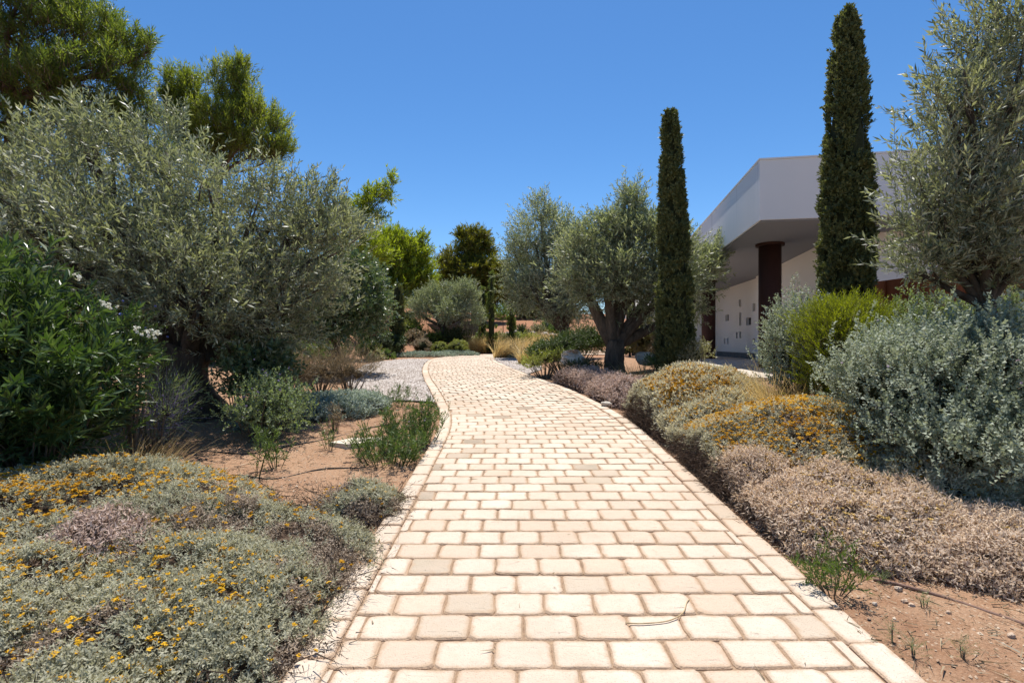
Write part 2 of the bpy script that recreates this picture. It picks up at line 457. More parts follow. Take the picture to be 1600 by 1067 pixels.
def soil_mat():
    m, nt, out = new_mat('soil')
    tc = nt.nodes.new('ShaderNodeTexCoord')
    n1 = noise(nt, .55, 5, .6); n2 = noise(nt, 6, 8, .7); n3 = noise(nt, 70, 4, .7)
    c = ramp(nt, n1, [(.3, (.245, .13, .072)), (.55, (.33, .19, .112)), (.75, (.38, .235, .148))])
    c = mixc(nt, ramp(nt, n2, [(.35, (0, 0, 0)), (.7, (1, 1, 1))]), c, (.39, .25, .158))
    c = mixc(nt, ramp(nt, n3, [(.48, (0, 0, 0)), (.66, (.85, .85, .85))]), c, (.17, .095, .055))
    n5 = noise(nt, 120, 3, .6)
    c = mixc(nt, ramp(nt, n5, [(.58, (0, 0, 0)), (.70, (.8, .8, .8))]), c, (.50, .38, .27))
    n6 = noise(nt, 1.7, 4, .6)
    c = mixc(nt, ramp(nt, n6, [(.5, (0, 0, 0)), (.75, (.55, .55, .55))]), c, (.20, .10, .06))
    vo = nt.nodes.new('ShaderNodeTexVoronoi'); vo.inputs['Scale'].default_value = 38
    nt.links.new(tc.outputs['Object'], vo.inputs['Vector'])
    sp = nt.nodes.new('ShaderNodeSeparateColor'); nt.links.new(vo.outputs['Color'], sp.inputs[0])
    pick = mth(nt, 'MULTIPLY', mth(nt, 'GREATER_THAN', sp.outputs[0], .8), mth(nt, 'LESS_THAN', vo.outputs['Distance'], .3))
    c = mixc(nt, mth(nt, 'MULTIPLY', pick, .7), c, (.46, .35, .25))
    h = mth(nt, 'ADD', mth(nt, 'MULTIPLY', n2, .7), mth(nt, 'ADD', mth(nt, 'MULTIPLY', n3, .3), mth(nt, 'MULTIPLY', pick, .25)))
    sx = nt.nodes.new('ShaderNodeSeparateXYZ'); nt.links.new(tc.outputs['Object'], sx.inputs[0])
    far = nt.nodes.new('ShaderNodeMapRange'); far.inputs[1].default_value = 20; far.inputs[2].default_value = 33
    nt.links.new(sx.outputs[1], far.inputs[0])
    c = mixc(nt, mth(nt, 'MULTIPLY', far.outputs[0], .75), c, (.27, .125, .068))   # redder earth on the far slope
    bsdf(nt, out, c, .95, .1, h, .9, .035)
    return m
M['soil'] = soil_mat()

def paver_mat(name, use_attr):
    m, nt, out = new_mat(name)
    if use_attr: rnd = attr(nt)
    else:
        oi = nt.nodes.new('ShaderNodeObjectInfo'); rnd = oi.outputs['Random']
    tc = nt.nodes.new('ShaderNodeTexCoord')
    geo = nt.nodes.new('ShaderNodeNewGeometry')
    pos = geo.outputs['Position']
    c = ramp(nt, rnd, [(0, (.565, .465, .355)), (.2, (.64, .55, .445)), (.42, (.61, .51, .405)), (.6, (.655, .57, .465)), (.76, (.61, .49, .38)), (.86, (.58, .45, .34)), (.93, (.53, .44, .34)), (.975, (.45, .375, .28)), (.99, (.27, .225, .17))])
    n1 = noise(nt, 3.2, 5, .6, vec=pos); n2 = noise(nt, 17, 7, .72, vec=pos); n3 = noise(nt, 150, 3, .6, vec=pos)
    c = mixc(nt, ramp(nt, n1, [(.35, (0, 0, 0)), (.75, (.6, .6, .6))]), c, (.53, .42, .325))
    # worn, stained rims
    e = attr(nt, 'edge')
    e2 = mth(nt, 'ADD', e, mth(nt, 'MULTIPLY', mth(nt, 'SUBTRACT', n2, .5), 1.1))
    ef = ramp(nt, e2, [(.36, (0, 0, 0)), (.85, (.85, .85, .85))])
    c = mixc(nt, ef, c, (.44, .295, .185))
    c = mixc(nt, ramp(nt, n2, [(.5, (0, 0, 0)), (.8, (.4, .4, .4))]), c, (.46, .345, .24))
    c = mixc(nt, ramp(nt, n3, [(.60, (0, 0, 0)), (.70, (.7, .7, .7))]), c, (.30, .205, .14))
    n4 = noise(nt, .75, 4, .55, vec=pos)
    c = mixc(nt, ramp(nt, n4, [(.45, (0, 0, 0)), (.68, (.4, .4, .4))]), c, (.42, .31, .215))   # foot worn, dusty stretches
    h = mth(nt, 'ADD', mth(nt, 'MULTIPLY', n2, .6), mth(nt, 'MULTIPLY', n3, .4))
    bsdf(nt, out, c, .85, .2, h, .8, .02)
    return m
M['paver'] = paver_mat('paver_stone', False)
M['paver_joined'] = paver_mat('paver_stone_joined', True)
def simple_noise(name, c0, c1, scale, rough=.85, spec=.2, bstr=.4, bdist=.02, lo=.3, hi=.7):
    m, nt, out = new_mat(name)
    n = noise(nt, scale, 7, .65)
    bsdf(nt, out, ramp(nt, n, [(lo, c0), (hi, c1)]), rough, spec, n, bstr, bdist)
    return m
M['joint'] = simple_noise('joint_sand', (.15, .095, .06), (.38, .265, .17), 45)
M['gravel_bed'] = simple_noise('gravel_bed', (.18, .15, .13), (.40, .36, .325), 60)
M['rock'] = simple_noise('pale_rock', (.36, .31, .25), (.66, .61, .53), 7, bstr=.8, bdist=.06)
M['rock_rusty'] = simple_noise('rusty_rock', (.28, .17, .10), (.62, .55, .46), 5, bstr=.8, bdist=.06, lo=.36, hi=.58)
M['rock_tan'] = simple_noise('tan_stone', (.36, .25, .17), (.58, .45, .34), 30)
M['straw_twig'] = simple_noise('straw_twig', (.40, .28, .15), (.55, .42, .26), 30)
M['dark_stone'] = simple_noise('grey_rubble_stone', (.14, .13, .12), (.30, .28, .26), 5, bstr=.9, bdist=.05)
M['mortar'] = simple_noise('rubble_mortar', (.10, .095, .09), (.18, .17, .16), 14)
M['flagstone'] = simple_noise('flagstone', (.50, .43, .33), (.66, .58, .47), 9)
M['terrace'] = simple_noise('terrace_concrete', (.46, .40, .34), (.60, .54, .47), 4)
M['rubber'] = simple_noise('hose_rubber', (.018, .017, .016), (.05, .045, .04), 30, .6)
M['hose_dusty'] = simple_noise('dusty_hose', (.16, .095, .07), (.25, .155, .115), 20, .8)
M['lawn'] = simple_noise('lawn_turf', (.07, .12, .02), (.14, .2, .045), 25)
M['wire'] = simple_noise('green_wire', (.01, .10, .07), (.02, .16, .11), 30, .5)
M['cable'] = simple_noise('black_cable', (.02, .02, .025), (.03, .03, .035), 30, .6)
M['tile_roof'] = simple_noise('pale_roof_tile', (.5, .46, .44), (.7, .66, .64), 8)
M['glass'] = simple_noise('dark_glass', (.02, .02, .02), (.035, .035, .035), 2, .35, .25, 0)
M['plinth'] = simple_noise('grey_plinth', (.12, .125, .13), (.18, .185, .19), 6)

def plaster_mat(name, base, streak=True):
    m, nt, out = new_mat(name)
    tc = nt.nodes.new('ShaderNodeTexCoord')
    n1 = noise(nt, .7, 5, .6); n2 = noise(nt, 60, 4, .6)
    c = mixc(nt, ramp(nt, n1, [(.35, (0, 0, 0)), (.8, (.3, .3, .3))]), base, tuple(v * .86 for v in base))
    if streak:
        mp = nt.nodes.new('ShaderNodeMapping'); mp.inputs['Scale'].default_value = (1, 1, .045)
        nt.links.new(tc.outputs['Object'], mp.inputs[0])
        s = noise(nt, 4.6, 3, .55, vec=mp.outputs[0])
        sx = nt.nodes.new('ShaderNodeSeparateXYZ'); nt.links.new(tc.outputs['Object'], sx.inputs[0])
        hgt = nt.nodes.new('ShaderNodeMapRange'); hgt.inputs[1].default_value = 4.1; hgt.inputs[2].default_value = 5.15
        hgt.inputs[3].default_value = 0; hgt.inputs[4].default_value = 1
        nt.links.new(sx.outputs[2], hgt.inputs[0])
        # dirt streaks sit on the weather side of the parapet only
        g = nt.nodes.new('ShaderNodeNewGeometry')
        sn = nt.nodes.new('ShaderNodeSeparateXYZ'); nt.links.new(g.outputs['True Normal'], sn.inputs[0])
        side = mth(nt, 'LESS_THAN', sn.outputs[0], -.5)
        f = mth(nt, 'MULTIPLY', mth(nt, 'MULTIPLY', ramp(nt, s, [(.56, (0, 0, 0)), (.72, (.55, .55, .55))]), hgt.outputs[0]), side)
        c = mixc(nt, f, c, (.40, .41, .42))
    bsdf(nt, out, c, .85, .2, n2, .12, .01)
    return m
M['plaster'] = plaster_mat('white_plaster', (.80, .80, .81))
M['wall_plaster'] = plaster_mat('white_wall_plaster', (.80, .79, .78), False)
M['soffit'] = plaster_mat('shaded_soffit_plaster', (.25, .255, .275), False)  # shade under the overhang put into the colour, darker than the roof plaster
def corten(name, a, b):
    m, nt, out = new_mat(name)
    tc = nt.nodes.new('ShaderNodeTexCoord')
    mp = nt.nodes.new('ShaderNodeMapping'); mp.inputs['Scale'].default_value = (1, 1, .2)
    nt.links.new(tc.outputs['Object'], mp.inputs[0])
    n = noise(nt, 6, 7, .65, vec=mp.outputs[0]); n2 = noise(nt, 3, 5, .6)
    c = mixc(nt, ramp(nt, n2, [(.4, (0, 0, 0)), (.7, (1, 1, 1))]), ramp(nt, n, [(.3, a), (.7, b)]), tuple(v * .75 for v in b))
    bsdf(nt, out, c, .7, .3, n, .15, .01)
    return m
M['corten'] = corten('rusted_steel', (.16, .045, .02), (.36, .115, .045))
M['column'] = corten('dark_rust_paint', (.035, .013, .010), (.06, .022, .016))

# ------------------------------------------------------------------ setting: ground
def axis(segs):
    out = []
    for a, b, st in segs: out += list(np.arange(a, b, st))
    return np.array(out + [segs[-1][1]])
gx = axis([(-400, -60, 40), (-60, -20, 3), (-20, -7, .5), (-7, 6, .13), (6, 16, .5), (16, 60, 4), (60, 400, 40)])
gy = axis([(-40, -2, 2), (-2, 1.5, .25), (1.5, 9, .1), (9, 16, .25), (16, 50, .5), (50, 90, 3), (90, 600, 50)])
XX, YY = np.meshgrid(gx, gy)
ZZ = G(XX, YY)
near = (np.abs(XX) < 7) & (YY < 16)
ZZ += np.where(near, .022 * fbm(XX * 6, YY * 6, 3, 9), 0)
pd = np.full(XX.shape, 9.); sel = (np.abs(XX) < 9) & (YY < 36) & (YY > -6)
pd[sel] = path_dist(XX[sel], YY[sel])
w = 1 - sstep(HALF - .02, HALF + .35, pd)
ZZ = ZZ * (1 - w) + (P(YY) - .045) * w
ZZ = np.where(pd < HALF - .04, P(YY) - .11, ZZ)
ny, nx = XX.shape
v = np.stack([XX, YY, ZZ], -1).reshape(-1, 3)
idx = np.arange(ny * nx).reshape(ny, nx)
f = np.stack([idx[:-1, :-1], idx[:-1, 1:], idx[1:, 1:], idx[1:, :-1]], -1).reshape(-1, 4)
me = bpy.data.meshes.new('ground')
me.vertices.add(len(v)); me.vertices.foreach_set('co', v.ravel())
me.loops.add(len(f) * 4); me.loops.foreach_set('vertex_index', f.ravel().astype(np.int32))
me.polygons.add(len(f)); me.polygons.foreach_set('loop_start', np.arange(0, len(f) * 4, 4, dtype=np.int32))
me.polygons.foreach_set('use_smooth', np.ones(len(f), bool))
me.materials.append(M['soil']); me.update(calc_edges=True)
ground = tag(link('ground', me), 'reddish brown bare garden soil on both sides of the paved path', None, None, 'structure')

# ------------------------------------------------------------------ setting: the paved path
path_mb = MB()
ss = np.arange(0, S_MAX, .3)
px_, py_, tx_, ty_ = path_at(ss)
vv = []; ff = []
for i in range(len(ss)):
    for u in (-HALF + .03, 0, HALF - .03):
        x = px_[i] + ty_[i] * u; y = py_[i] - tx_[i] * u
        vv.append((x, y, float(P(y)) - .012))
for i in range(len(ss) - 1):
    for k in range(2):
        a = i * 3 + k
        ff.append((a, a + 1, a + 4, a + 3))
path_mb.add(vv, ff)
path = path_mb.build('path', M['joint'])
tag(path, 'pale block paved garden path with sandy joints, curving away to the left', None, None, 'structure')

def paver_shape(w, l, h=.07, rc=.024, seed=0, wob=.005, inset=.05):
    """one block: rounded outline, soft rim, pillowed top. returns verts, faces, edge values"""
    r = random.Random(seed)
    a, b = w / 2, l / 2
    pts = []
    for cx, cy, a0 in ((a, b, 0), (-a, b, 90), (-a, -b, 180), (a, -b, 270)):
        rr = rc * r.uniform(.6, 1.5)
        sx, sy = math.copysign(1, cx), math.copysign(1, cy)
        for k in range(3):
            an = R(a0 + 45 * k)
            pts.append((cx - sx * rr + rr * math.cos(an) + r.uniform(-wob, wob), cy - sy * rr + rr * math.sin(an) + r.uniform(-wob, wob)))
        pts.append((r.uniform(-.03, .03), cy + r.uniform(-wob, wob)) if a0 in (0, 180) else (cx + r.uniform(-wob, wob), r.uniform(-.03, .03)))
    n = len(pts)
    def ring(sx, sy, z): return [(x * sx, y * sy, z + r.uniform(-.0015, .0015)) for x, y in pts]
    i_ = (1 - inset / a, 1 - inset / b); m_ = (1 - .008 / a, 1 - .008 / b)
    v = ring(max(.2, i_[0]), max(.2, i_[1]), .001) + ring(m_[0], m_[1], -.0015) + ring(1, 1, -.010) + [(x, y, -h) for x, y in pts]
    f = [tuple(range(n))]
    for k in range(3):
        f += [(k * n + i, (k + 1) * n + i, (k + 1) * n + (i + 1) % n, k * n + (i + 1) % n) for i in range(n)]
    e = [0.] * n + [.75] * n + [1.] * n + [1.] * n
    return v, f, e
def paver_mesh(name, *a, mat='paver', **k):
    v, f, e = paver_shape(*a, **k)
    me = bpy.data.meshes.new(name); me.from_pydata(v, [], f)
    at = me.attributes.new('edge', 'FLOAT', 'POINT'); at.data.foreach_set('value', e)
    me.materials.append(M[mat]); me.update()
    return me
ROW, BW, GAP = .209, .271, .004
INNER = HALF - EDGE
full_meshes = [paver_mesh('paver', BW - GAP, ROW - GAP, seed=k) for k in range(10)]
half_meshes = [paver_mesh('paver_cut', .12, ROW - GAP, seed=50 + k, rc=.014, inset=.035) for k in range(5)]
edge_meshes = [paver_mesh('edging_stone', EDGE - .006, .30 - GAP, seed=80 + k, rc=.014, h=.09) for k in range(6)]
def path_matrix(s, u, dz=0, yaw=0., tilt=(0, 0), sx=1., sy=1.):
    x, y, tx, ty = (float(q) for q in path_at(s))
    wx = x + ty * u; wy = y - tx * u
    sl = (float(P(wy + .15)) - float(P(wy - .15))) / .3
    yv = Vector((tx, ty, sl * ty)).normalized()
    xv = Vector((ty, -tx, -sl * tx)).normalized()
    zv = xv.cross(yv).normalized(); xv = yv.cross(zv)
    m = Matrix((xv, yv, zv)).transposed().to_4x4()
    m = Matrix.Translation((wx, wy, float(P(wy)) + dz)) @ m @ Matrix.Rotation(yaw, 4, 'Z') @ Matrix.Rotation(tilt[0], 4, 'X') @ Matrix.Rotation(tilt[1], 4, 'Y')
    return m @ Matrix.Diagonal((sx, sy, 1, 1)), wy
pieces = []   # (kind, matrix, y, mesh)
s = 2.0
row = 0
while s < S_MAX - .3:
    off = (.5 if row % 2 else 0.) + .22 * math.sin(row * .19) + .08 * math.sin(row * 1.1)
    off = off % 1.0
    u = -INNER - off * BW
    while u < INNER - .02:
        a, b = max(u, -INNER), min(u + BW, INNER)
        wd = b - a
        u += BW
        if wd < .035: continue
        jz = random.gauss(0, .0016); ya = random.gauss(0, .008)
        tl = (random.gauss(0, .006), random.gauss(0, .006))
        if wd > BW * .75:
            me = random.choice(full_meshes); sx = (wd - GAP) / (BW - GAP)
        else:
            me = random.choice(half_meshes); sx = max(.2, (wd - GAP) / .12)
        m, wy = path_matrix(s + random.gauss(0, .0015), (a + b) / 2, jz, ya, tl, sx, 1)
        pieces.append(('paver', m, wy, me))
    s += ROW; row += 1
edges = []
for side in (-1, 1):
    s = 2.0 + (.11 if side > 0 else 0)
    while s < S_MAX - .3:
        m, wy = path_matrix(s, side * (HALF - EDGE / 2 + random.uniform(-.004, .004)), .004 + random.gauss(0, .0025), random.gauss(0, .012), (random.gauss(0, .008), random.gauss(0, .01)))
        edges.append(('edging_stone', m, wy, random.choice(edge_meshes)))
        s += .30
def emit(pcs, limit, ymin, part_name, joined_name):
    vis = sorted([p for p in pcs if p[2] > ymin], key=lambda p: p[2])
    first = vis[:limit]
    rest = [p for p in pcs if p[2] <= ymin] + vis[limit:]
    for k, m, wy, me in first:
        o = bpy.data.objects.new(part_name, me); col.objects.link(o); o.parent = path; o.matrix_local = m
    V = []; Fc = []; E = []; Rn = []; n = 0
    for k, m, wy, me in rest:
        co = np.empty(len(me.vertices) * 3); me.vertices.foreach_get('co', co); co = co.reshape(-1, 3)
        mm = np.array(m); co = co @ mm[:3, :3].T + mm[:3, 3]
        ed = np.empty(len(me.vertices)); me.attributes['edge'].data.foreach_get('value', ed)
        polys = [tuple(q.vertices) for q in me.polygons]
        if wy > 9: polys = polys[:1 + (len(polys) - 1) // 3]
        V.append(co); E.append(ed); Fc += [tuple(i + n for i in q) for q in polys]; Rn += [random.random()] * len(polys)
        n += len(co)
    me = bpy.data.meshes.new(joined_name); me.from_pydata(np.concatenate(V).tolist(), [], Fc)
    a = me.attributes.new('edge', 'FLOAT', 'POINT'); a.data.foreach_set('value', np.concatenate(E))
    a = me.attributes.new('rnd', 'FLOAT', 'FACE'); a.data.foreach_set('value', Rn)
    me.materials.append(M['paver_joined']); me.update()
    o = link(joined_name, me, path); o['kind'] = 'stuff'
emit(pieces, 300, 2.02, 'paver', 'distant_pavers')
emit(edges, 150, 2.0, 'edging_stone', 'distant_edging')

# ------------------------------------------------------------------ setting: gravel and lawn sheets
def sheet(name, poly, mat, lift, label, step=.4):
    """a thin sheet that follows the ground inside a polygon (x, y)"""
    poly = np.array(poly, float)
    mb = MB()
    n = len(poly); c = poly.mean(0)
    rings = [1.0, .8, .6, .4, .2]
    v = []
    for r in rings:
        q = c + (poly - c) * r
        v += [(x, y, gz(x, y) + lift) for x, y in q]
    v.append((c[0], c[1], gz(*c) + lift))
    f = []
    for k in range(len(rings) - 1):
        f += [(k * n + i, k * n + (i + 1) % n, (k + 1) * n + (i + 1) % n, (k + 1) * n + i) for i in range(n)]
    f += [((len(rings) - 1) * n + i, (len(rings) - 1) * n + (i + 1) % n, len(v) - 1) for i in range(n)]
    mb.add(v, f)
    o = mb.build(name, mat, smooth=True)
    return tag(o, label, None, None, 'structure')
def densify(poly, st=.4):
    out = []
    for i in range(len(poly)):
        a = np.array(poly[i], float); b = np.array(poly[(i + 1) % len(poly)], float)
        k = max(1, int(np.linalg.norm(b - a) / st))
        out += [tuple(a + (b - a) * t / k) for t in range(k)]
    return out
def path_edge(y0, y1, side, off=.02, st=.5):
    out = []
    for s_ in np.arange(0, S_MAX, .1):
        x, y, tx, ty = (float(q) for q in path_at(s_))
        ex, ey = x + ty * side * (HALF + off), y - tx * side * (HALF + off)
        if y0 <= ey <= y1 and s_ < 36: out.append((ex, ey))
    return out[::int(st / .1)]
left_edge = path_edge(9.0, 23.0, -1)
gpoly = left_edge + [(-4.6, 23.2), (-5.2, 21), (-4.9, 17), (-4.2, 13.5), (-3.6, 11.2), (-2.6, 9.3)]
right_edge = path_edge(13.8, 26.5, 1)
rpoly = right_edge + [(.9, 27.3), (1.4, 25), (1.2, 21), (1.0, 18), (.9, 15.5)]
def in_poly(x, y, poly):
    inside = np.zeros(len(x), bool); n = len(poly)
    for i in range(n):
        x1, y1 = poly[i]; x2, y2 = poly[(i + 1) % n]
        c = ((y1 > y) != (y2 > y)) & (x < (x2 - x1) * (y - y1) / (y2 - y1 + 1e-12) + x1)
        inside ^= c
    return inside
def stone_quads(n_pts, size, zfun, poly=None, pts=None, flat=.6):
    """small octahedral stones as vertices and triangles"""
    x, y = pts
    n = len(x)
    s = size * rng.uniform(.5, 1.4, n)
    o = np.array([(1, 0, -.3), (0, 1, -.3), (-1, 0, -.3), (0, -1, -.3), (0, 0, 1)], float)
    T = np.array([(0, 1, 4), (1, 2, 4), (2, 3, 4), (3, 0, 4)])
    a = rng.uniform(0, 6.28, n)
    V = o[None] * (s[:, None, None] * np.stack([rng.uniform(.7, 1.2, n), rng.uniform(.7, 1.2, n), rng.uniform(.4, .8, n) * flat / .6], -1)[:, None, :])
    V = V + rng.normal(0, .12, V.shape) * s[:, None, None]
    ca, sa = np.cos(a)[:, None], np.sin(a)[:, None]
    X = V[..., 0] * ca - V[..., 1] * sa; Y = V[..., 0] * sa + V[..., 1] * ca
    V = np.stack([X + x[:, None], Y + y[:, None], V[..., 2] + zfun(x, y)[:, None] + s[:, None] * .15], -1)
    Fc = (T[None] + (np.arange(n) * 5)[:, None, None]).reshape(-1, 3)
    return V.reshape(-1, 3), Fc, np.repeat(rng.random(n), 4)
def tri_mesh(name, V, Fc, mat, rnd=None):
    me = bpy.data.meshes.new(name)
    me.vertices.add(len(V)); me.vertices.foreach_set('co', V.astype(np.float32).ravel())
    me.loops.add(len(Fc) * 3); me.loops.foreach_set('vertex_index', Fc.astype(np.int32).ravel())
    me.polygons.add(len(Fc)); me.polygons.foreach_set('loop_start', np.arange(0, len(Fc) * 3, 3, dtype=np.int32))
    me.materials.append(mat)
    if rnd is not None:
        a = me.attributes.new('rnd', 'FLOAT', 'FACE'); a.data.foreach_set('value', rnd.astype(np.float32))
    me.update(calc_edges=True)
    return me
def rnd_mat(name, stops, rough=.85):
    m, nt, out = new_mat(name)
    n = noise(nt, 40, 4, .6)
    c = mixc(nt, .2, ramp(nt, attr(nt), stops), ramp(nt, n, [(.3, (.16, .12, .09)), (.7, (.5, .43, .36))]))
    bsdf(nt, out, c, rough, .2, n, .3, .01)
    return m
M['pebble_white'] = rnd_mat('white_pebble', [(0, (.15, .12, .10)), (.3, (.28, .24, .215)), (.7, (.40, .355, .33)), (1, (.56, .52, .49))])
M['clod'] = rnd_mat('soil_clod', [(0, (.21, .11, .06)), (.6, (.31, .18, .105)), (1, (.38, .25, .16))])
M['pebble_soil'] = rnd_mat('soil_pebble', [(0, (.22, .12, .07)), (.5, (.36, .235, .15)), (.85, (.44, .33, .23)), (1, (.54, .45, .35))])
def gravel(name, poly, n, label, size):
    sheet(name + '_bed', poly, M['gravel_bed'], .02, label.replace('loose white gravel', 'pale bed under the white gravel'))
    q = np.array(poly); lo, hi = q.min(0), q.max(0)
    x = rng.uniform(lo[0], hi[0], n * 3); y = lo[1] + (hi[1] - lo[1]) * rng.random(n * 3) ** 1.5
    k = in_poly(x, y, poly); x, y = x[k][:n], y[k][:n]
    V, Fc, r = stone_quads(n, size, lambda a, b: G(a, b) + .03, pts=(x, y))
    o = link(name, tri_mesh(name, V, Fc, M['pebble_white'], r))
    tag(o, label, None, None, 'stuff')
gravel('gravel', gpoly, 14000, 'loose white gravel filling the bed along the left of the path', .028)
gravel('gravel', rpoly, 6000, 'loose white gravel in the bed inside the right bend of the path', .03)
lp = densify([(.6, 27.8), (2.6, 27.4), (4.2, 28.2), (3.2, 29.0), (1.4, 28.7)], .5)
sheet('lawn', lp, M['lawn'], .03, 'small patch of bright green lawn behind the feather grasses')
# pebbles and litter on the bare soil
n = 7000
x = rng.uniform(-5.5, 4.6, n); y = 1.6 + 7.5 * rng.random(n) ** 1.4
k = path_dist(x, y) > HALF + .03
V, Fc, r = stone_quads(n, .009, lambda a, b: G(a, b) + .004, pts=(x[k], y[k]))
tag(link('pebbles', tri_mesh('pebbles', V, Fc, M['pebble_soil'], r)), 'small pebbles and grit scattered over the bare soil', None, None, 'stuff')
n = 2600
x = rng.uniform(-5.5, 4.6, n); y = 1.6 + 6.5 * rng.random(n) ** 1.3
k = (path_dist(x, y) > HALF + .02) & (fbm(x * 1.5, y * 1.5, 2, 4) > -.1)
V, Fc, r = stone_quads(0, .017, lambda a, b: G(a, b) - .002, pts=(x[k], y[k]))
tag(link('clods', tri_mesh('clods', V, Fc, M['clod'], r)), 'small clods of red brown earth broken up on the bare soil', None, None, 'stuff')
n = 24000
x = rng.uniform(-5.0, 4.4, n); y = 1.6 + 6.4 * rng.random(n) ** 1.6
pdd = path_dist(x, y); k = (pdd > HALF - .06) | (rng.random(n) < .012); x, y = x[k], y[k]
pos = np.stack([x, y, np.where(path_dist(x, y) < HALF, P(y) + .003, G(x, y) + .012)], 1)
d = unit(len(x)); d[:, 2] = np.abs(d[:, 2]) * .15
V, r = blades(pos, d, .012 + .09 * rng.random(len(x)) ** 3, rng.uniform(.003, .010, len(x)), .05, 1)
tag(link('leaf_litter', quads_mesh('leaf_litter', V, M['dry_shrub'], r)), 'dry stalks and leaf litter strewn over the soil beside the path', None, None, 'stuff')


# ------------------------------------------------------------------ the house
dv = np.array([.163, .9866]); nv = np.array([.9866, -.163])
C0 = np.array([PX(1187, 10.2), 10.2])
def hp(a, b):
    """point a metres along the front (to the right) and b metres back from the near corner"""
    q = C0 + nv * a + dv * b
    return (float(q[0]), float(q[1]))
Z_S, Z_T, Z_F = 3.95, 5.14, .9
house = empty('house', (C0[0], C0[1], Z_F), 'modern white house with deep flat overhanging roof on dark rust columns', 'house')
m = MB(); m.prism([hp(0, 0), hp(13, 0), hp(13, 14.5), hp(0, 14.5)], Z_S, Z_T)
roof = m.build('roof', M['plaster'], house)
m = MB(); m.prism([hp(-.015, -.015), hp(13.015, -.015), hp(13.015, 14.515), hp(-.015, 14.515)], Z_T + .003, Z_T + .035)
m.build('parapet_cap', M['plaster'], roof)
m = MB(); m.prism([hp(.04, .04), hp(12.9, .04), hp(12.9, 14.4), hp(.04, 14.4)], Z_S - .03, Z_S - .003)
m.build('soffit', M['soffit'], house)  # underside of the roof, with its shade in the colour
# walls under the roof: front wall, side wall in two planes, back wall
def wall_poly(p, q, t=.3):
    p = np.array(p); q = np.array(q); d = (q - p) / np.linalg.norm(q - p); r = np.array([d[1], -d[0]])
    return [tuple(p), tuple(q), tuple(q + r * t), tuple(p + r * t)]
A = (7.36, 11.55); B = (8.86, 18.6); B2 = (9.06, 18.62); Cc = (9.62, 24.0)
m = MB(); m.prism(wall_poly(A, B, .35), Z_F - .3, Z_S - .034); m.build('wall', M['wall_plaster'], house)
m = MB(); m.prism([(7.40, 11.55), (7.45, 11.25), (17.0, 9.7), (17.0, 10.0)], Z_F - .3, Z_S - .034); m.build('wall', M['wall_plaster'], house)
m = MB(); m.prism([(9.62, 24.0), (6.6, 24.5), (6.65, 24.8), (9.67, 24.3)], Z_F - .3, Z_S - .034); m.build('wall', M['wall_plaster'], house)
# niche wall: built round its small windows
wd = np.array(Cc) - np.array(B2); WL = float(np.linalg.norm(wd)); wd /= WL
wn_ = np.array([wd[1], -wd[0]])
def solve_u(px):
    k = (px - 800) / F
    # B2x + u*wdx = k*(B2y + u*wdy)
    return (k * B2[1] - B2[0]) / (wd[0] - k * wd[1])
niches = []
for px, py, pw, ph in ((1156, 473.5, 3.2, 11), (1178, 480, 4.2, 12), (1136, 496.5, 5.6, 10), (1156.5, 498.5, 3.2, 20), (1169.5, 502, 8, 11.5),
                       (1151.2, 523.5, 3, 10), (1156.6, 523, 3, 10), (1132, 532.5, 2.4, 9.5), (1137, 532.5, 2.4, 9.5), (1178, 534, 4.2, 10.5)):
    u0, u1 = sorted((solve_u(px - pw / 2), solve_u(px + pw / 2)))
    um = (u0 + u1) / 2; D = B2[1] + um * wd[1]
    niches.append((u0, u1, PZ(py + ph / 2, D), PZ(py - ph / 2, D)))
us = sorted({0., WL} | {round(q, 4) for n_ in niches for q in n_[:2]})
zs_ = sorted({Z_F - .3, Z_S - .034} | {round(q, 4) for n_ in niches for q in n_[2:]})
m = MB()
b2 = np.array(B2)
for i in range(len(us) - 1):
    for j in range(len(zs_) - 1):
        uc = (us[i] + us[i + 1]) / 2; zc = (zs_[j] + zs_[j + 1]) / 2
        if any(a <= uc <= b and c <= zc <= d for a, b, c, d in niches): continue
        p, q = b2 + wd * us[i], b2 + wd * us[i + 1]
        m.add([(*p, zs_[j]), (*q, zs_[j]), (*q, zs_[j + 1]), (*p, zs_[j + 1])], [(0, 1, 2, 3)])
for a, b, c, d in niches:     # reveals
    p, q = b2 + wd * a, b2 + wd * b; p2, q2 = p + wn_ * .28, q + wn_ * .28
    m.add([(*p, c), (*q, c), (*q, d), (*p, d), (*p2, c), (*q2, c), (*q2, d), (*p2, d)], [(0, 4, 5, 1), (3, 2, 6, 7), (0, 3, 7, 4), (1, 5, 6, 2)])
p2, q2 = b2 + wn_ * .35, b2 + wd * WL + wn_ * .35
m.add([(*b2, Z_S - .034), (*(b2 + wd * WL), Z_S - .034), (*q2, Z_S - .034), (*p2, Z_S - .034), (*b2, Z_F - .3), (*p2, Z_F - .3)], [(0, 1, 2, 3), (0, 3, 5, 4)])
nw = m.build('niche_wall', M['wall_plaster'], house)
for a, b, c, d in niches:
    p, q = b2 + wd * a + wn_ * .12, b2 + wd * b + wn_ * .12
    m = MB(); r = wn_ * .03
    m.add([(*p, c), (*q, c), (*q, d), (*p, d), (*(p + r), c), (*(q + r), c), (*(q + r), d), (*(p + r), d)], [(0, 1, 2, 3), (7, 6, 5, 4), (0, 4, 5, 1), (3, 2, 6, 7)])
    m.build('window', M['glass'], nw)
m = MB()
pl = [tuple(b2 - wn_ * .03), tuple(b2 + wd * WL - wn_ * .03), tuple(b2 + wd * WL - wn_ * .002), tuple(b2 - wn_ * .002)]
m.prism(pl, Z_F - .1, Z_F + .22); m.build('plinth', M['plinth'], house)
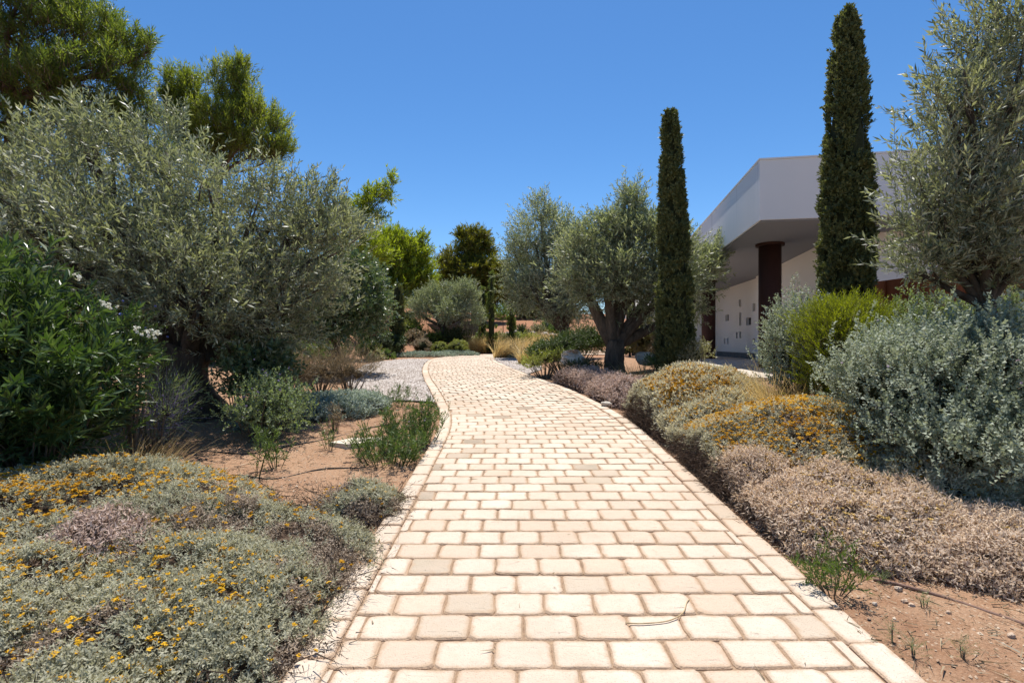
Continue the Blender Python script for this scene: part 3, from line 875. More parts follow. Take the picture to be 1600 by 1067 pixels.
for px, D in ((1203, 12.5), (1107, 20.0)):
    c = (PX(px, D), D); g0 = Z_F - .3
    m = MB(); m.lathe([(.255, g0), (.255, Z_S - .09)], c, 32)
    k = m.build('column', M['column'], house, smooth=False)
    k.data.polygons.foreach_set('use_smooth', [len(q.vertices) == 4 for q in k.data.polygons])
    m = MB(); m.lathe([(.325, Z_S - .088), (.325, Z_S - .033)], c, 32); m.build('collar', M['column'], k)
m = MB(); m.prism([hp(-1.15, -1.35), hp(13, -.9), hp(13, 14.4), hp(-.75, 14.4)], Z_F - .5, Z_F)
m.build('terrace', M['terrace'], house)

wing = empty('outbuilding', (7.4, 27.0, .8), 'low white wing with pale tiled roof seen through the olive beside the cypress', 'building')
m = MB(); m.prism([(7.0, 26.9), (11, 26.5), (11.3, 30), (7.3, 30.4)], .6, 3.15); m.build('wall', M['wall_plaster'], wing)
m = MB()
for k in range(16):
    x0 = 5.6 + k * .36
    m.tube([(x0, 25.9, 3.05), (x0 + .12, 28.0, 4.0)], .19, 8)
rf = m.build('roof', M['tile_roof'], wing)
m = MB(); m.prism([(5.4, 26.0), (11.4, 25.6), (11.4, 25.72), (5.4, 26.12)], 2.72, 2.9); m.build('roof_beam', M['wall_plaster'], wing)
m = MB(); m.prism([(6.15, 26.3), (6.85, 26.25), (6.85, 26.33), (6.15, 26.38)], .7, 2.6); m.build('door', M['glass'], wing)
m = MB(); m.lathe([(.14, .6), (.14, 2.74)], (7.75, 26.0), 14); m.build('column', M['column'], wing)

# rusted steel screen
cf = empty('steel_screen', (6.3, 8.9, .8), 'rusty red brown steel panel screen behind the olive at the right edge', 'screen')
pts = [np.array((6.18, 9.55)) + (np.array((6.85, 5.2)) - np.array((6.18, 9.55))) * t for t in np.linspace(0, 1, 11)]
for a, b in zip(pts[:-1], pts[1:]):
    d = (b - a) / np.linalg.norm(b - a); r = np.array([-d[1], d[0]])
    m = MB(); j = random.uniform(-.006, .006)
    m.prism([tuple(a + d * .006 + r * j), tuple(b - d * .006 + r * j), tuple(b - d * .006 + r * (j + .04)), tuple(a + d * .006 + r * (j + .04))], .4, 2.56)
    m.build('panel', M['corten'], cf)
    m = MB(); m.prism([tuple(b - d * .03 - r * .03), tuple(b + d * .03 - r * .03), tuple(b + d * .03 - r * .008), tuple(b - d * .03 - r * .008)], .4, 2.55)
    m.build('post', M['corten'], cf)

# retaining wall of rubble stone on the far bank
RWY = 34.2
x0, x1 = PX(655, RWY), PX(744, RWY)
rw = empty('retaining_wall', ((x0 + x1) / 2, RWY, 1.0), 'low grey rubble stone retaining wall behind the far olive tree', 'wall')
m = MB(); m.box(((x0 + x1) / 2, RWY + .25, 1.7), (x1 - x0, .4, 2.0)); m.build('wall_core', M['mortar'], rw)
for r_ in range(6):
    x = x0 - .05
    while x < x1 - .1:
        wdt = random.uniform(.3, .62); h = .33
        mm = MB(); zc = .86 + r_ * .335
        mm.box((x + wdt / 2, RWY + .02 + random.uniform(-.03, .03), zc), (wdt - .03, .16, h - .03), random.uniform(-.04, .04))
        vv_ = []
        for q in mm.v: vv_.append((q[0] + random.uniform(-.025, .025), q[1] + random.uniform(-.03, .01), q[2] + random.uniform(-.025, .025)))
        mm.v = vv_
        mm.build('stone', M['dark_stone'], rw)
        x += wdt
m = MB()
x = x0 - .1
while x < x1:
    wdt = random.uniform(.5, .8)
    mm = MB(); mm.box((x + wdt / 2, RWY + .22, 2.755), (wdt - .02, .56, .09), random.uniform(-.02, .02)); mm.build('coping_stone', M['dark_stone'], rw)
    x += wdt

# green wire fence up the left bank
fx = [(-10.5, 30.2), (-9.3, 31), (-8.2, 32), (-7.5, 33.5), (-6.8, 35.2)]
fe = empty('wire_fence', (fx[0][0], fx[0][1], gz(*fx[0])), 'green wire mesh fence with thin posts climbing the bank', 'fence')
for i, (x, y) in enumerate(fx):
    z = gz(x, y); m = MB(); m.tube([(x, y, z - .2), (x, y, z + 1.9)], .035, 8); m.build('post', M['wire'], fe)
m = MB(); x, y = fx[0]; z = gz(x, y); m.tube([(x, y, z + 1.5), (x + .9, y + .3, gz(x + .9, y + .3))], .03, 8); m.build('brace', M['wire'], fe)
m = MB()
for (xa, ya), (xb, yb) in zip(fx[:-1], fx[1:]):
    za, zb = gz(xa, ya), gz(xb, yb)
    for k in range(9): m.tube([(xa, ya, za + .1 + k * .21), (xb, yb, zb + .1 + k * .21)], .006, 3, cap=False)
    for k in range(1, 18):
        t = k / 18; x = xa + (xb - xa) * t; y = ya + (yb - ya) * t; z = za + (zb - za) * t
        m.tube([(x, y, z + .05), (x, y, z + 1.8)], .006, 3, cap=False)
m.build('wire_mesh', M['wire'], fe)
m = MB(); m.tube([(-30, 72, 12.0), (-12, 73, 10.9), (4, 74, 11.1), (30, 76, 13)], .03, 5)
tag(m.build('power_cable', M['cable']), 'thin dark power cable crossing the sky gap above the far trees', 'cable')

# ------------------------------------------------------------------ plants
def smart_lobes(lobes, n, clumps=22, sig=.26, shell=.62, wo=.8, wu=.5, wr=.45):
    """lobes: (centre xyz, radii xyz). clumped points with outward directions, shared out by surface"""
    wts = np.array([(r[0] * r[2] + r[0] * r[1] + r[1] * r[2]) for c, r in lobes]); wts = wts / wts.sum()
    Ps = []; Ds = []; CC = []
    for (c, r), w_ in zip(lobes, wts):
        k = max(5, int(clumps * len(lobes) * w_))
        c = np.array(c); r = np.array(r)
        dirs = unit(k)
        cc = dirs * (shell + (1.02 - shell) * rng.random(k)[:, None] ** .6)
        CC.append((c, c + cc * r))
        m_ = max(1, int(n * w_))
        ci = rng.integers(0, k, m_)
        q = cc[ci] + rng.normal(0, sig, (m_, 3)) * np.array([1, 1, .85])
        Ps.append(c + q * r)
        Ds.append(norm(q / np.linalg.norm(q, axis=1)[:, None] * wo + np.array([0, 0, wu]) + rng.normal(0, wr, (m_, 3))))
    return np.concatenate(Ps), np.concatenate(Ds), CC

def bez(a, b, sag, n=7):
    a = np.array(a, float); b = np.array(b, float)
    mid = (a + b) / 2 + np.array(sag)
    t = np.linspace(0, 1, n)[:, None]
    return (1 - t) ** 2 * a + 2 * t * (1 - t) * mid + t * t * b

LOBE = 1.0
def L(px, py, D, rx, rz, rd=None):
    """a crown lobe seen at photo pixel px,py at distance D with pixel radii rx, rz"""
    rx, rz = rx * LOBE, rz * LOBE
    return ((PX(px, D), D, PZ(py, D)), (rx * D / F, rd if rd else max(rx, rz) * D / F, rz * D / F))

def tree(name, label, cat, base, lobes, tm, mats, n, trunk_r, fork, bark, group=None, scale=1., clumps=22, sig=.26, shell=.62,
         dirs=(.8, .5, .45), limb_r=None, flute=0., twigs=3, sides=10, trunk_top=None, limb_each=1, extra=None, shoots=0, shoot_len=.5):
    bx, by = base; bz = gz(bx, by)
    root = empty(name, (bx, by, bz), label, cat, group)
    mb = MB()
    fk = np.array(fork if fork is not None else (bx, by, bz + 1.5))
    nn_ = 14 if flute else 7
    t = np.linspace(0, 1, nn_)
    pts = np.array([(bx, by, bz - .15)]) * (1 - t[:, None]) + fk * t[:, None]
    pts[:, 0] += np.sin(t * 5 + bx) * trunk_r * .18; pts[:, 1] += np.cos(t * 4 + by) * trunk_r * .12
    rad = trunk_r * (1.0 + .45 * np.exp(-t * 6) - .18 * t) if flute else trunk_r * (1.15 - .4 * t)
    mb.tube(pts, rad, 28 if flute else sides, flute=flute, seed=bx)
    Pp, Dd, CC = smart_lobes(lobes, n, clumps, sig, shell, *dirs)
    lr = limb_r or trunk_r * .42
    for c, cc in CC:
        d = (c - fk); ln = np.linalg.norm(d)
        start = fk - np.array([0, 0, trunk_r * .4]) + np.array([d[0], d[1], 0]) / (ln + .01) * trunk_r * .35
        pth = bez(start, c, rng.normal(0, .09, 3) * ln + np.array([0, 0, .06 * ln]), 8)
        mb.tube(pth, np.linspace(lr, lr * .28, 8), sides=8, flute=flute * .6, seed=c[0])
        for q in cc[:twigs]:
            k = rng.integers(3, 7)
            a = pth[k]
            mb.tube(bez(a, q, rng.normal(0, .1, 3) * np.linalg.norm(q - a), 5), np.linspace(lr * .3, lr * .06, 5), sides=5)
    mb.build('trunk', M[bark], root, smooth=True)
    if shoots:      # upright young shoots standing out of the crown
        li = rng.integers(0, len(lobes), shoots); up_ = unit(shoots); up_[:, 2] = np.abs(up_[:, 2]) * 1.2 + .2; up_ = norm(up_)
        cc_ = np.array([lobes[i][0] for i in li]); rr_ = np.array([lobes[i][1] for i in li])
        b_ = cc_ + up_ * rr_ * rng.uniform(.75, 1.0, shoots)[:, None]
        d_ = norm(up_ * .7 + np.array([0, 0, .8]) + rng.normal(0, .22, (shoots, 3)))
        ln_ = shoot_len * rng.uniform(.4, 1.2, shoots)
        for k in range(5):
            t_ = k / 5
            Pp = np.concatenate([Pp, b_ + d_ * (ln_ * t_)[:, None]]); Dd = np.concatenate([Dd, norm(d_ + rng.normal(0, .28, d_.shape))])
    V, r, mi = place(tm, Pp, Dd, scale * rng.uniform(.55, 1.4, len(Pp)))
    if extra is not None:
        V2, r2, mi2 = extra; V = np.concatenate([V, V2]); r = np.concatenate([r, r2]); mi = np.concatenate([mi, mi2])
    link('crown', quads_mesh('crown', V, mats, r, mi), root)
    return root

# leaf sprays
olive_t = [sprig(14, .28, .080, .019, 50, .25, .0028, quad=True, droop=.05, whorl=2, seed=k) for k in range(6)]
olive_far = [sprig(10, .30, .085, .026, 50, .25, .003, whorl=2, seed=20 + k) for k in range(6)]
olive_near = [sprig(18, .30, .078, .0155, 45, .28, .002, droop=.06, whorl=2, quad=True, seed=40 + k) for k in range(7)]
pine_t = [sprig(16, .30, .13, .018, 52, .2, .006, seed=60 + k) for k in range(5)]
pine_far = [sprig(10, .45, .22, .055, 55, .2, .01, seed=70 + k) for k in range(5)]
broad_t = [sprig(10, .22, .075, .042, 60, .2, .003, seed=80 + k) for k in range(5)]
broad_far = [sprig(8, .22, .10, .06, 60, .2, .003, seed=90 + k) for k in range(5)]

OL = [M['olive'], M['twig']]; OD = [M['olive_dull'], M['twig']]
# big old olive on the left
LOBE = .84
D = 7.6
lobes = [L(40, 358, D, 105, 90, 1.0), L(150, 300, D, 70, 90, .9), L(255, 305, D + .3, 75, 72, 1.0), L(258, 238, D + .2, 34, 48, .4), L(148, 228, D, 26, 48, .35), L(350, 335, D + .2, 85, 72, 1.0),
         L(430, 345, D + .6, 62, 62, .8), L(495, 400, D + .9, 66, 62, .8), L(530, 370, D + 1.1, 40, 40, .5), L(455, 465, D + .6, 75, 55, .8), L(330, 440, D - .4, 110, 80, 1.1),
         L(200, 400, D - .5, 110, 85, 1.1), L(60, 420, D - .2, 110, 80, 1.1), L(310, 478, D - .6, 75, 42, .7), L(425, 510, D + .2, 62, 38, .7), L(-60, 390, D, 90, 110, 1.1),
         L(180, 462, D + .3, 90, 45, .9), L(10, 310, D + .2, 40, 50, .5), L(480, 330, D + 1., 36, 34, .5), L(85, 275, D + .3, 40, 46, .5)]
tree('olive_tree', 'huge old silvery olive tree with thick gnarled trunk left of the path', 'tree', (PX(290, 7.7), 7.7), lobes, olive_t, OD, 7400, .43, (PX(287, 7.7), 7.75, PZ(545, 7.7)),
     'bark_olive', 'olive trees in the garden', clumps=26, sig=.27, shell=.5, limb_r=.13, flute=.13, twigs=6, dirs=(.75, .6, .4), shoots=260, shoot_len=.5)
# two olives right of the path
D = 24
lobes = [L(838, 370, D, 40, 50), L(815, 420, D, 32, 40), L(870, 420, D, 50, 55), L(850, 465, D - .5, 52, 36), L(895, 470, D, 40, 40), L(812, 460, D - .3, 22, 30), L(870, 365, D, 28, 34), L(845, 335, D, 18, 22), L(900, 400, D, 30, 40)]
tree('olive_tree', 'shorter leafy olive tree half hidden behind the thick trunked olive', 'tree', (PX(882, D), D), lobes, olive_far, OL, 6600, .3, (PX(880, D), D, PZ(515, D)), 'bark_olive', 'olive trees in the garden', flute=.1, limb_r=.15, twigs=4, shell=.45, scale=1.3, shoots=110, shoot_len=.8)
D = 12.5
lobes = [L(935, 400, D, 52, 46), L(990, 355, D + .2, 32, 36, .6), L(1010, 400, D, 58, 56), L(960, 440, D - .3, 62, 44), L(1045, 420, D + .3, 40, 56), L(905, 440, D, 36, 38), L(1030, 465, D - .2, 52, 26), L(988, 325, D, 12, 18, .25),
         L(1098, 430, D + .9, 24, 34, .5), L(1085, 470, D + .9, 14, 22, .3), L(950, 365, D, 26, 26, .4), L(1110, 410, D + 1, 14, 20, .3), L(900, 400, D + .3, 26, 30, .5)]
tree('olive_tree', 'spreading olive tree with thick forked dark trunk beside the tall cypress', 'tree', (PX(966, 12.5), 12.5), lobes, olive_t, OL, 6200, .25, (PX(958, 12.5), 12.5, PZ(532, 12.5)), 'bark_olive', 'olive trees in the garden',
     flute=.14, limb_r=.15, twigs=5, shell=.45, scale=1.1, shoots=150, shoot_len=.5)
# far olive in front of the retaining wall
D = 32
lobes = [L(664, 478, D, 22, 18), L(676, 464, D, 16, 14), L(700, 470, D, 20, 20), L(726, 474, D, 24, 26), L(718, 452, D, 20, 14), L(738, 492, D - .5, 16, 16), L(654, 490, D, 12, 10), L(705, 486, D - .8, 26, 14)]
tree('olive_tree', 'small grey olive tree in front of the rubble retaining wall', 'tree', (PX(696, D), D), lobes, olive_far, OL, 3600, .22, (PX(692, D), D, PZ(508, D)), 'bark_olive', 'olive trees in the garden', scale=1.25, flute=.1, limb_r=.12, twigs=3, shoots=50, shoot_len=.7)
# near olive at the right edge
D = 5.3
lobes = [L(1500, 215, D, 62, 62, .5), L(1560, 150, D, 50, 70, .5), L(1545, 65, D, 22, 55, .2), L(1480, 165, D - .1, 26, 32, .25), L(1505, 110, D, 14, 40, .15), L(1440, 290, D, 34, 44, .35), L(1438, 375, D + .1, 34, 44, .4), L(1505, 320, D - .2, 72, 75, .6),
         L(1590, 260, D - .1, 75, 110, .6), L(1490, 400, D, 60, 38, .5), L(1570, 385, D - .1, 70, 55, .6), L(1640, 150, D, 60, 110, .5), L(1660, 350, D, 70, 130, .6), L(1435, 425, D + .1, 22, 24, .25), L(1520, 440, D + .1, 46, 24, .35), L(1600, 80, D - .1, 26, 40, .25)]
tree('olive_tree', 'near olive tree reaching in from the right edge above the silver bush', 'tree', (PX(1540, D), D), lobes, olive_near, OD, 2600, .11, (PX(1540, D), D, PZ(470, D)), 'bark_olive', 'olive trees in the garden', clumps=18, sig=.3, shell=.35, limb_r=.045, twigs=6, dirs=(.6, .75, .4), shoots=70, shoot_len=.5)

# pines
LOBE = .9
PN = [M['pine'], M['bark_pine']]; PY = [M['pine_yellow'], M['bark_pine']]; PD = [M['pine_dark'], M['bark_pine']]
D = 14.5
lobes = [L(40, 40, D, 90, 60, 1.5), L(130, 60, D, 70, 55, 1.2), L(190, 70, D, 34, 40, .8), L(120, 140, D - .6, 80, 45, 1.3), L(30, 140, D - .3, 80, 55, 1.4), L(200, 125, D - .2, 36, 36, .7), L(215, 85, D, 20, 28, .5), L(235, 80, D, 12, 22, .3),
         L(60, 220, D, 90, 40, 1.4), L(160, 205, D, 60, 40, 1.1), L(210, 175, D, 30, 35, .8), L(-70, 60, D, 80, 90, 1.5), L(-80, 200, D, 80, 80, 1.5), L(70, -40, D, 100, 50, 1.5), L(-20, -60, D, 90, 50, 1.4), L(230, 250, D + 1, 40, 40, 1.)]
tree('pine_tree', 'towering dark pine filling the top left corner', 'tree', (PX(20, D), D), lobes, pine_t, PN, 7600, .26, (PX(20, D), D, PZ(150, D)), 'bark_pine', 'pine trees', clumps=46, sig=.13, shell=.3, limb_r=.09, twigs=9, dirs=(.4, 1.1, .33), scale=1.25)
D = 18
lobes = [L(362, 150, D, 34, 40, .9), L(372, 118, D, 18, 24, .5), L(300, 150, D, 34, 28, .8), L(275, 160, D, 22, 26, .6), L(405, 190, D, 34, 30, .8), L(430, 195, D, 16, 24, .4), L(345, 205, D - .4, 50, 36, 1.), L(400, 235, D, 44, 28, 1.), L(330, 240, D, 50, 30, 1.), L(300, 195, D, 36, 30, .8), L(425, 245, D, 20, 18, .5), L(385, 165, D, 22, 24, .5), L(285, 195, D, 30, 30, .7), L(305, 235, D, 34, 26, .8), L(440, 225, D, 18, 24, .5), L(270, 140, D, 16, 20, .4)]
tree('pine_tree', 'loose light green pine against the sky behind the large olive crown', 'tree', (PX(335, D), D), lobes, pine_t, [M['pine_light'], M['bark_pine']], 4300, .17, (PX(342, D), D, PZ(270, D)), 'bark_pine', 'pine trees', clumps=34, sig=.15, shell=.3, limb_r=.055, twigs=9, dirs=(.4, 1.1, .33), scale=1.25)
D = 23
lobes = [L(525, 345, D, 26, 16, .6), L(555, 332, D, 22, 15, .5), L(580, 315, D, 24, 15, .5), L(600, 300, D, 18, 14, .4), L(612, 288, D, 9, 10, .3), L(560, 358, D, 26, 14, .6), L(590, 338, D, 14, 9, .3), L(545, 390, D, 36, 24, .9), L(585, 392, D + 1, 26, 18, .8)]
tree('pine_tree', 'leaning thin pine whose bough reaches right over the olive crown', 'tree', (PX(500, D), D), lobes, pine_far, PY, 1600, .15, (PX(520, D), D, PZ(400, D)), 'bark_pine', 'pine trees', clumps=22, sig=.16, shell=.2, limb_r=.06, twigs=6, scale=.75, dirs=(.6, .7, .4))
D = 38
LOBE = 1.12
lobes = [L(625, 395, D, 30, 22), L(605, 400, D, 30, 24), L(640, 415, D, 26, 26), L(600, 435, D, 40, 26), L(635, 450, D, 30, 20), L(565, 430, D, 30, 30), L(580, 460, D, 40, 24), L(655, 395, D, 10, 18), L(612, 378, D, 20, 12), L(550, 440, D, 26, 26), L(575, 405, D, 22, 18), L(560, 475, D, 30, 18), L(660, 440, D, 14, 14)]
tree('pine_tree', 'bright yellow green pine above the wire fence', 'tree', (PX(612, D), D), lobes, pine_far, PY, 5600, .25, (PX(612, D), D, PZ(450, D)), 'bark_pine', 'pine trees', clumps=16, sig=.25, shell=.5, limb_r=.1, scale=1.3, dirs=(.6, .8, .4))
LOBE = .98
D = 46
lobes = [L(738, 383, D, 22, 18), L(715, 405, D, 26, 16), L(752, 400, D, 22, 22), L(735, 425, D, 42, 14), L(708, 430, D, 20, 14), L(765, 432, D, 24, 14), L(745, 452, D, 42, 18), L(770, 415, D, 12, 8), L(725, 372, D, 10, 8), L(705, 452, D, 24, 14)]
tree('pine_tree', 'dense dark layered pine at the end of the path', 'tree', (PX(742, D), D), lobes, pine_far, PD, 5200, .3, (PX(742, D), D, PZ(450, D)), 'bark_pine', 'pine trees', clumps=14, sig=.2, shell=.5, limb_r=.1, scale=1.35, dirs=(.7, .5, .4))
D = 52
lobes = [L(800, 455, D, 40, 30), L(840, 470, D, 40, 24), L(785, 478, D, 30, 20), L(880, 470, D, 40, 30), L(815, 430, D, 22, 22)]
tree('pine_tree', 'dull dark pine at the hilltop behind the three slim cypresses', 'tree', (PX(815, D), D), lobes, pine_far, PD, 3600, .3, (PX(815, D), D, PZ(475, D)), 'bark_pine', 'pine trees', scale=1.4, clumps=14)
D = 50
lobes = [L(672, 450, D, 18, 18), L(690, 455, D, 18, 14), L(660, 470, D, 26, 14), L(700, 470, D, 16, 10)]
tree('pine_tree', 'low yellowish pine between the far olive and the bright pine', 'tree', (PX(678, D), D), lobes, pine_far, PY, 1500, .2, (PX(678, D), D, PZ(470, D)), 'bark_pine', 'pine trees', scale=1.2)
LOBE = .95
# broad dark tree left of the gravel, darker trees deep in the left background
D = 13.5
lobes = [L(530, 450, D, 56, 40), L(500, 470, D, 40, 40), L(560, 480, D, 36, 40), L(525, 500, D - .4, 52, 28), L(545, 425, D, 36, 24), L(500, 515, D, 24, 14)]
tree('broadleaf_tree', 'dark green broadleaf tree with black trunk at the gravel corner', 'tree', (PX(525, D), D), lobes, broad_t, [M['carob'], M['twig']], 5200, .14, (PX(525, D), D, PZ(520, D)), 'bark_olive', sig=.3, shell=.5)
D = 17
for (label, px, w_, top, n_, mt) in (('dark leafy tree in the shade far behind the old olive trunk', 395, 130, 360, 3600, 'dark_shrub'), ('dusky tree between the oleander and the old olive trunk', 200, 150, 330, 3600, 'dark_shrub'), ('dark tree at the left edge behind the oleander', 10, 140, 300, 3400, 'dark_shrub'), ):
    lobes = [L(px, (top + 540) / 2, D, w_ * .7, (540 - top) * .4, 1.6), L(px - w_ * .5, 470, D, w_ * .5, 60, 1.2), L(px + w_ * .5, 480, D, w_ * .5, 56, 1.2), L(px, 520, D - .5, w_ * .8, 40, 1.2)]
    tree('broadleaf_tree', label, 'tree', (PX(px, D), D), lobes, broad_far, [M[mt], M['twig']], n_, .14, (PX(px, D), D, PZ(540, D)), 'bark_olive', 'shaded trees behind the big olive', scale=1.4, sig=.35, shell=.4)

# ---- cypresses
cyp_t = [sprig(9, .10, .055, .028, 48, .2, 0, jit=.6, seed=120 + k) for k in range(6)]
cyp_far = [sprig(7, .3, .16, .06, 30, .2, 0, seed=130 + k) for k in range(5)]
def cypress(label, px, D, top, bottom, w_px, n, tm, mat='cypress', prof=None, scale=1., lean=0.):
    x0 = PX(px, D); zb = min(PZ(bottom, D), gz(x0, D) + .1); zt = PZ(top, D); rr = w_px / 2 * D / F
    root = empty('cypress_tree', (x0, D, gz(x0, D)), label, 'tree', 'cypress trees')
    H = zt - zb
    prof = prof or [(0, .8), (.08, .95), (.3, 1.0), (.55, .92), (.8, .72), (.93, .5), (1, .12)]
    pt, pr = zip(*prof)
    fr = lambda t: np.interp(t, pt, pr) * rr
    cx = lambda t: x0 + lean * t
    mb = MB(); mb.tube([(x0, D, gz(x0, D) - .1), (x0 + lean * .5, D, zb + H * .5), (x0 + lean, D, zt - .15)], [rr * .28, rr * .16, .01], 8); mb.build('trunk', M['bark_olive'], root)
    # dark core added so that no light leaks through; inner shade in its colour
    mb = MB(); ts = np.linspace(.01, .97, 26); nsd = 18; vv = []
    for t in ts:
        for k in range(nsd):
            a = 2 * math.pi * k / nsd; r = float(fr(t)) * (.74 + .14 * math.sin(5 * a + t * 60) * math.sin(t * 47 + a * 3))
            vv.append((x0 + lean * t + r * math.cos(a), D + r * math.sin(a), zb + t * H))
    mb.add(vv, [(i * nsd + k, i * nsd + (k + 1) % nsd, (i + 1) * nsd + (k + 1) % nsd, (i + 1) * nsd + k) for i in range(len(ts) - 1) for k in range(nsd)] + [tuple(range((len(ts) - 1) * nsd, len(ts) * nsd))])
    mb.build('dark_core', M['inner'], root)
    k = max(30, int(n / 22)); ct = rng.random(k) ** .95; ca = rng.uniform(0, 2 * math.pi, k); cr = rng.uniform(.88, 1.01, k)
    i = rng.integers(0, k, n)
    rl = np.maximum(fr(ct[i]), .03)
    t = np.clip(ct[i] + rng.normal(0, .11, n) * rr / H * 1.6, 0, 1); a = ca[i] + rng.normal(0, .16, n)
    r = fr(t) * np.minimum(cr[i] + rng.normal(0, .06, n), 1.04)
    pos = np.stack([x0 + lean * t + r * np.cos(a), D + r * np.sin(a), zb + t * H - .06], 1)
    dr = np.stack([np.cos(a) * .38, np.sin(a) * .38, np.full(n, .9)], 1) + rng.normal(0, .22, (n, 3))
    V, q, mi = place(tm, pos, dr, scale * rng.uniform(.7, 1.25, n), 4.0)
    link('crown', quads_mesh('crown', V, [M[mat], M['twig']], q, mi), root)
    return root
cypress('tallest dark cypress column in front of the white roof corner', 1322, 8.4, 16, 520, 67, 9500, cyp_t, lean=.02,
        prof=[(0, .9), (.2, 1.0), (.45, .98), (.62, .84), (.8, .66), (.92, .42), (.98, .22), (1, .06)])
cypress('slim cypress column with cut off top, left of the house', 1057, 10.6, 176, 568, 47, 9000, cyp_t, lean=-.13, scale=1.0,
        prof=[(0, .95), (.12, 1.15), (.35, .96), (.6, .75), (.8, .56), (.93, .40), (.985, .28), (1, .12)])
cypress('short round topped cypress at the left bank by the wire fence', 621, 27, 446, 532, 17, 1700, cyp_far, 'cypress', scale=.55, prof=[(0, .8), (.3, 1.1), (.6, 1.), (.85, .85), (.96, .5), (1, .2)])
cypress('slim pointed cypress, left and shortest of three beyond the path end', 755, 33.5, 450, 524, 10, 1000, cyp_far, 'cypress_green', scale=.55)
cypress('tall slim pointed cypress in the middle of three beyond the path end', 768, 31.5, 424, 536, 12, 1500, cyp_far, 'cypress_green', scale=.55, prof=[(0, .95), (.3, 1.05), (.5, .85), (.8, .5), (1, .1)])
cypress('slim cypress rising beneath the olive bough, right of three beyond the path end', 799, 32.5, 470, 527, 10.5, 1000, cyp_far, 'cypress_green', scale=.55)
cypress('thin cypress top poking out above the thick trunked olive crown', 984, 24, 325, 540, 15, 900, cyp_far, 'cypress', scale=.8)
cypress('tiny dark cypress spire on the skyline under the power cable', 690, 62, 418, 480, 6, 300, cyp_far, 'cypress', scale=1.2)

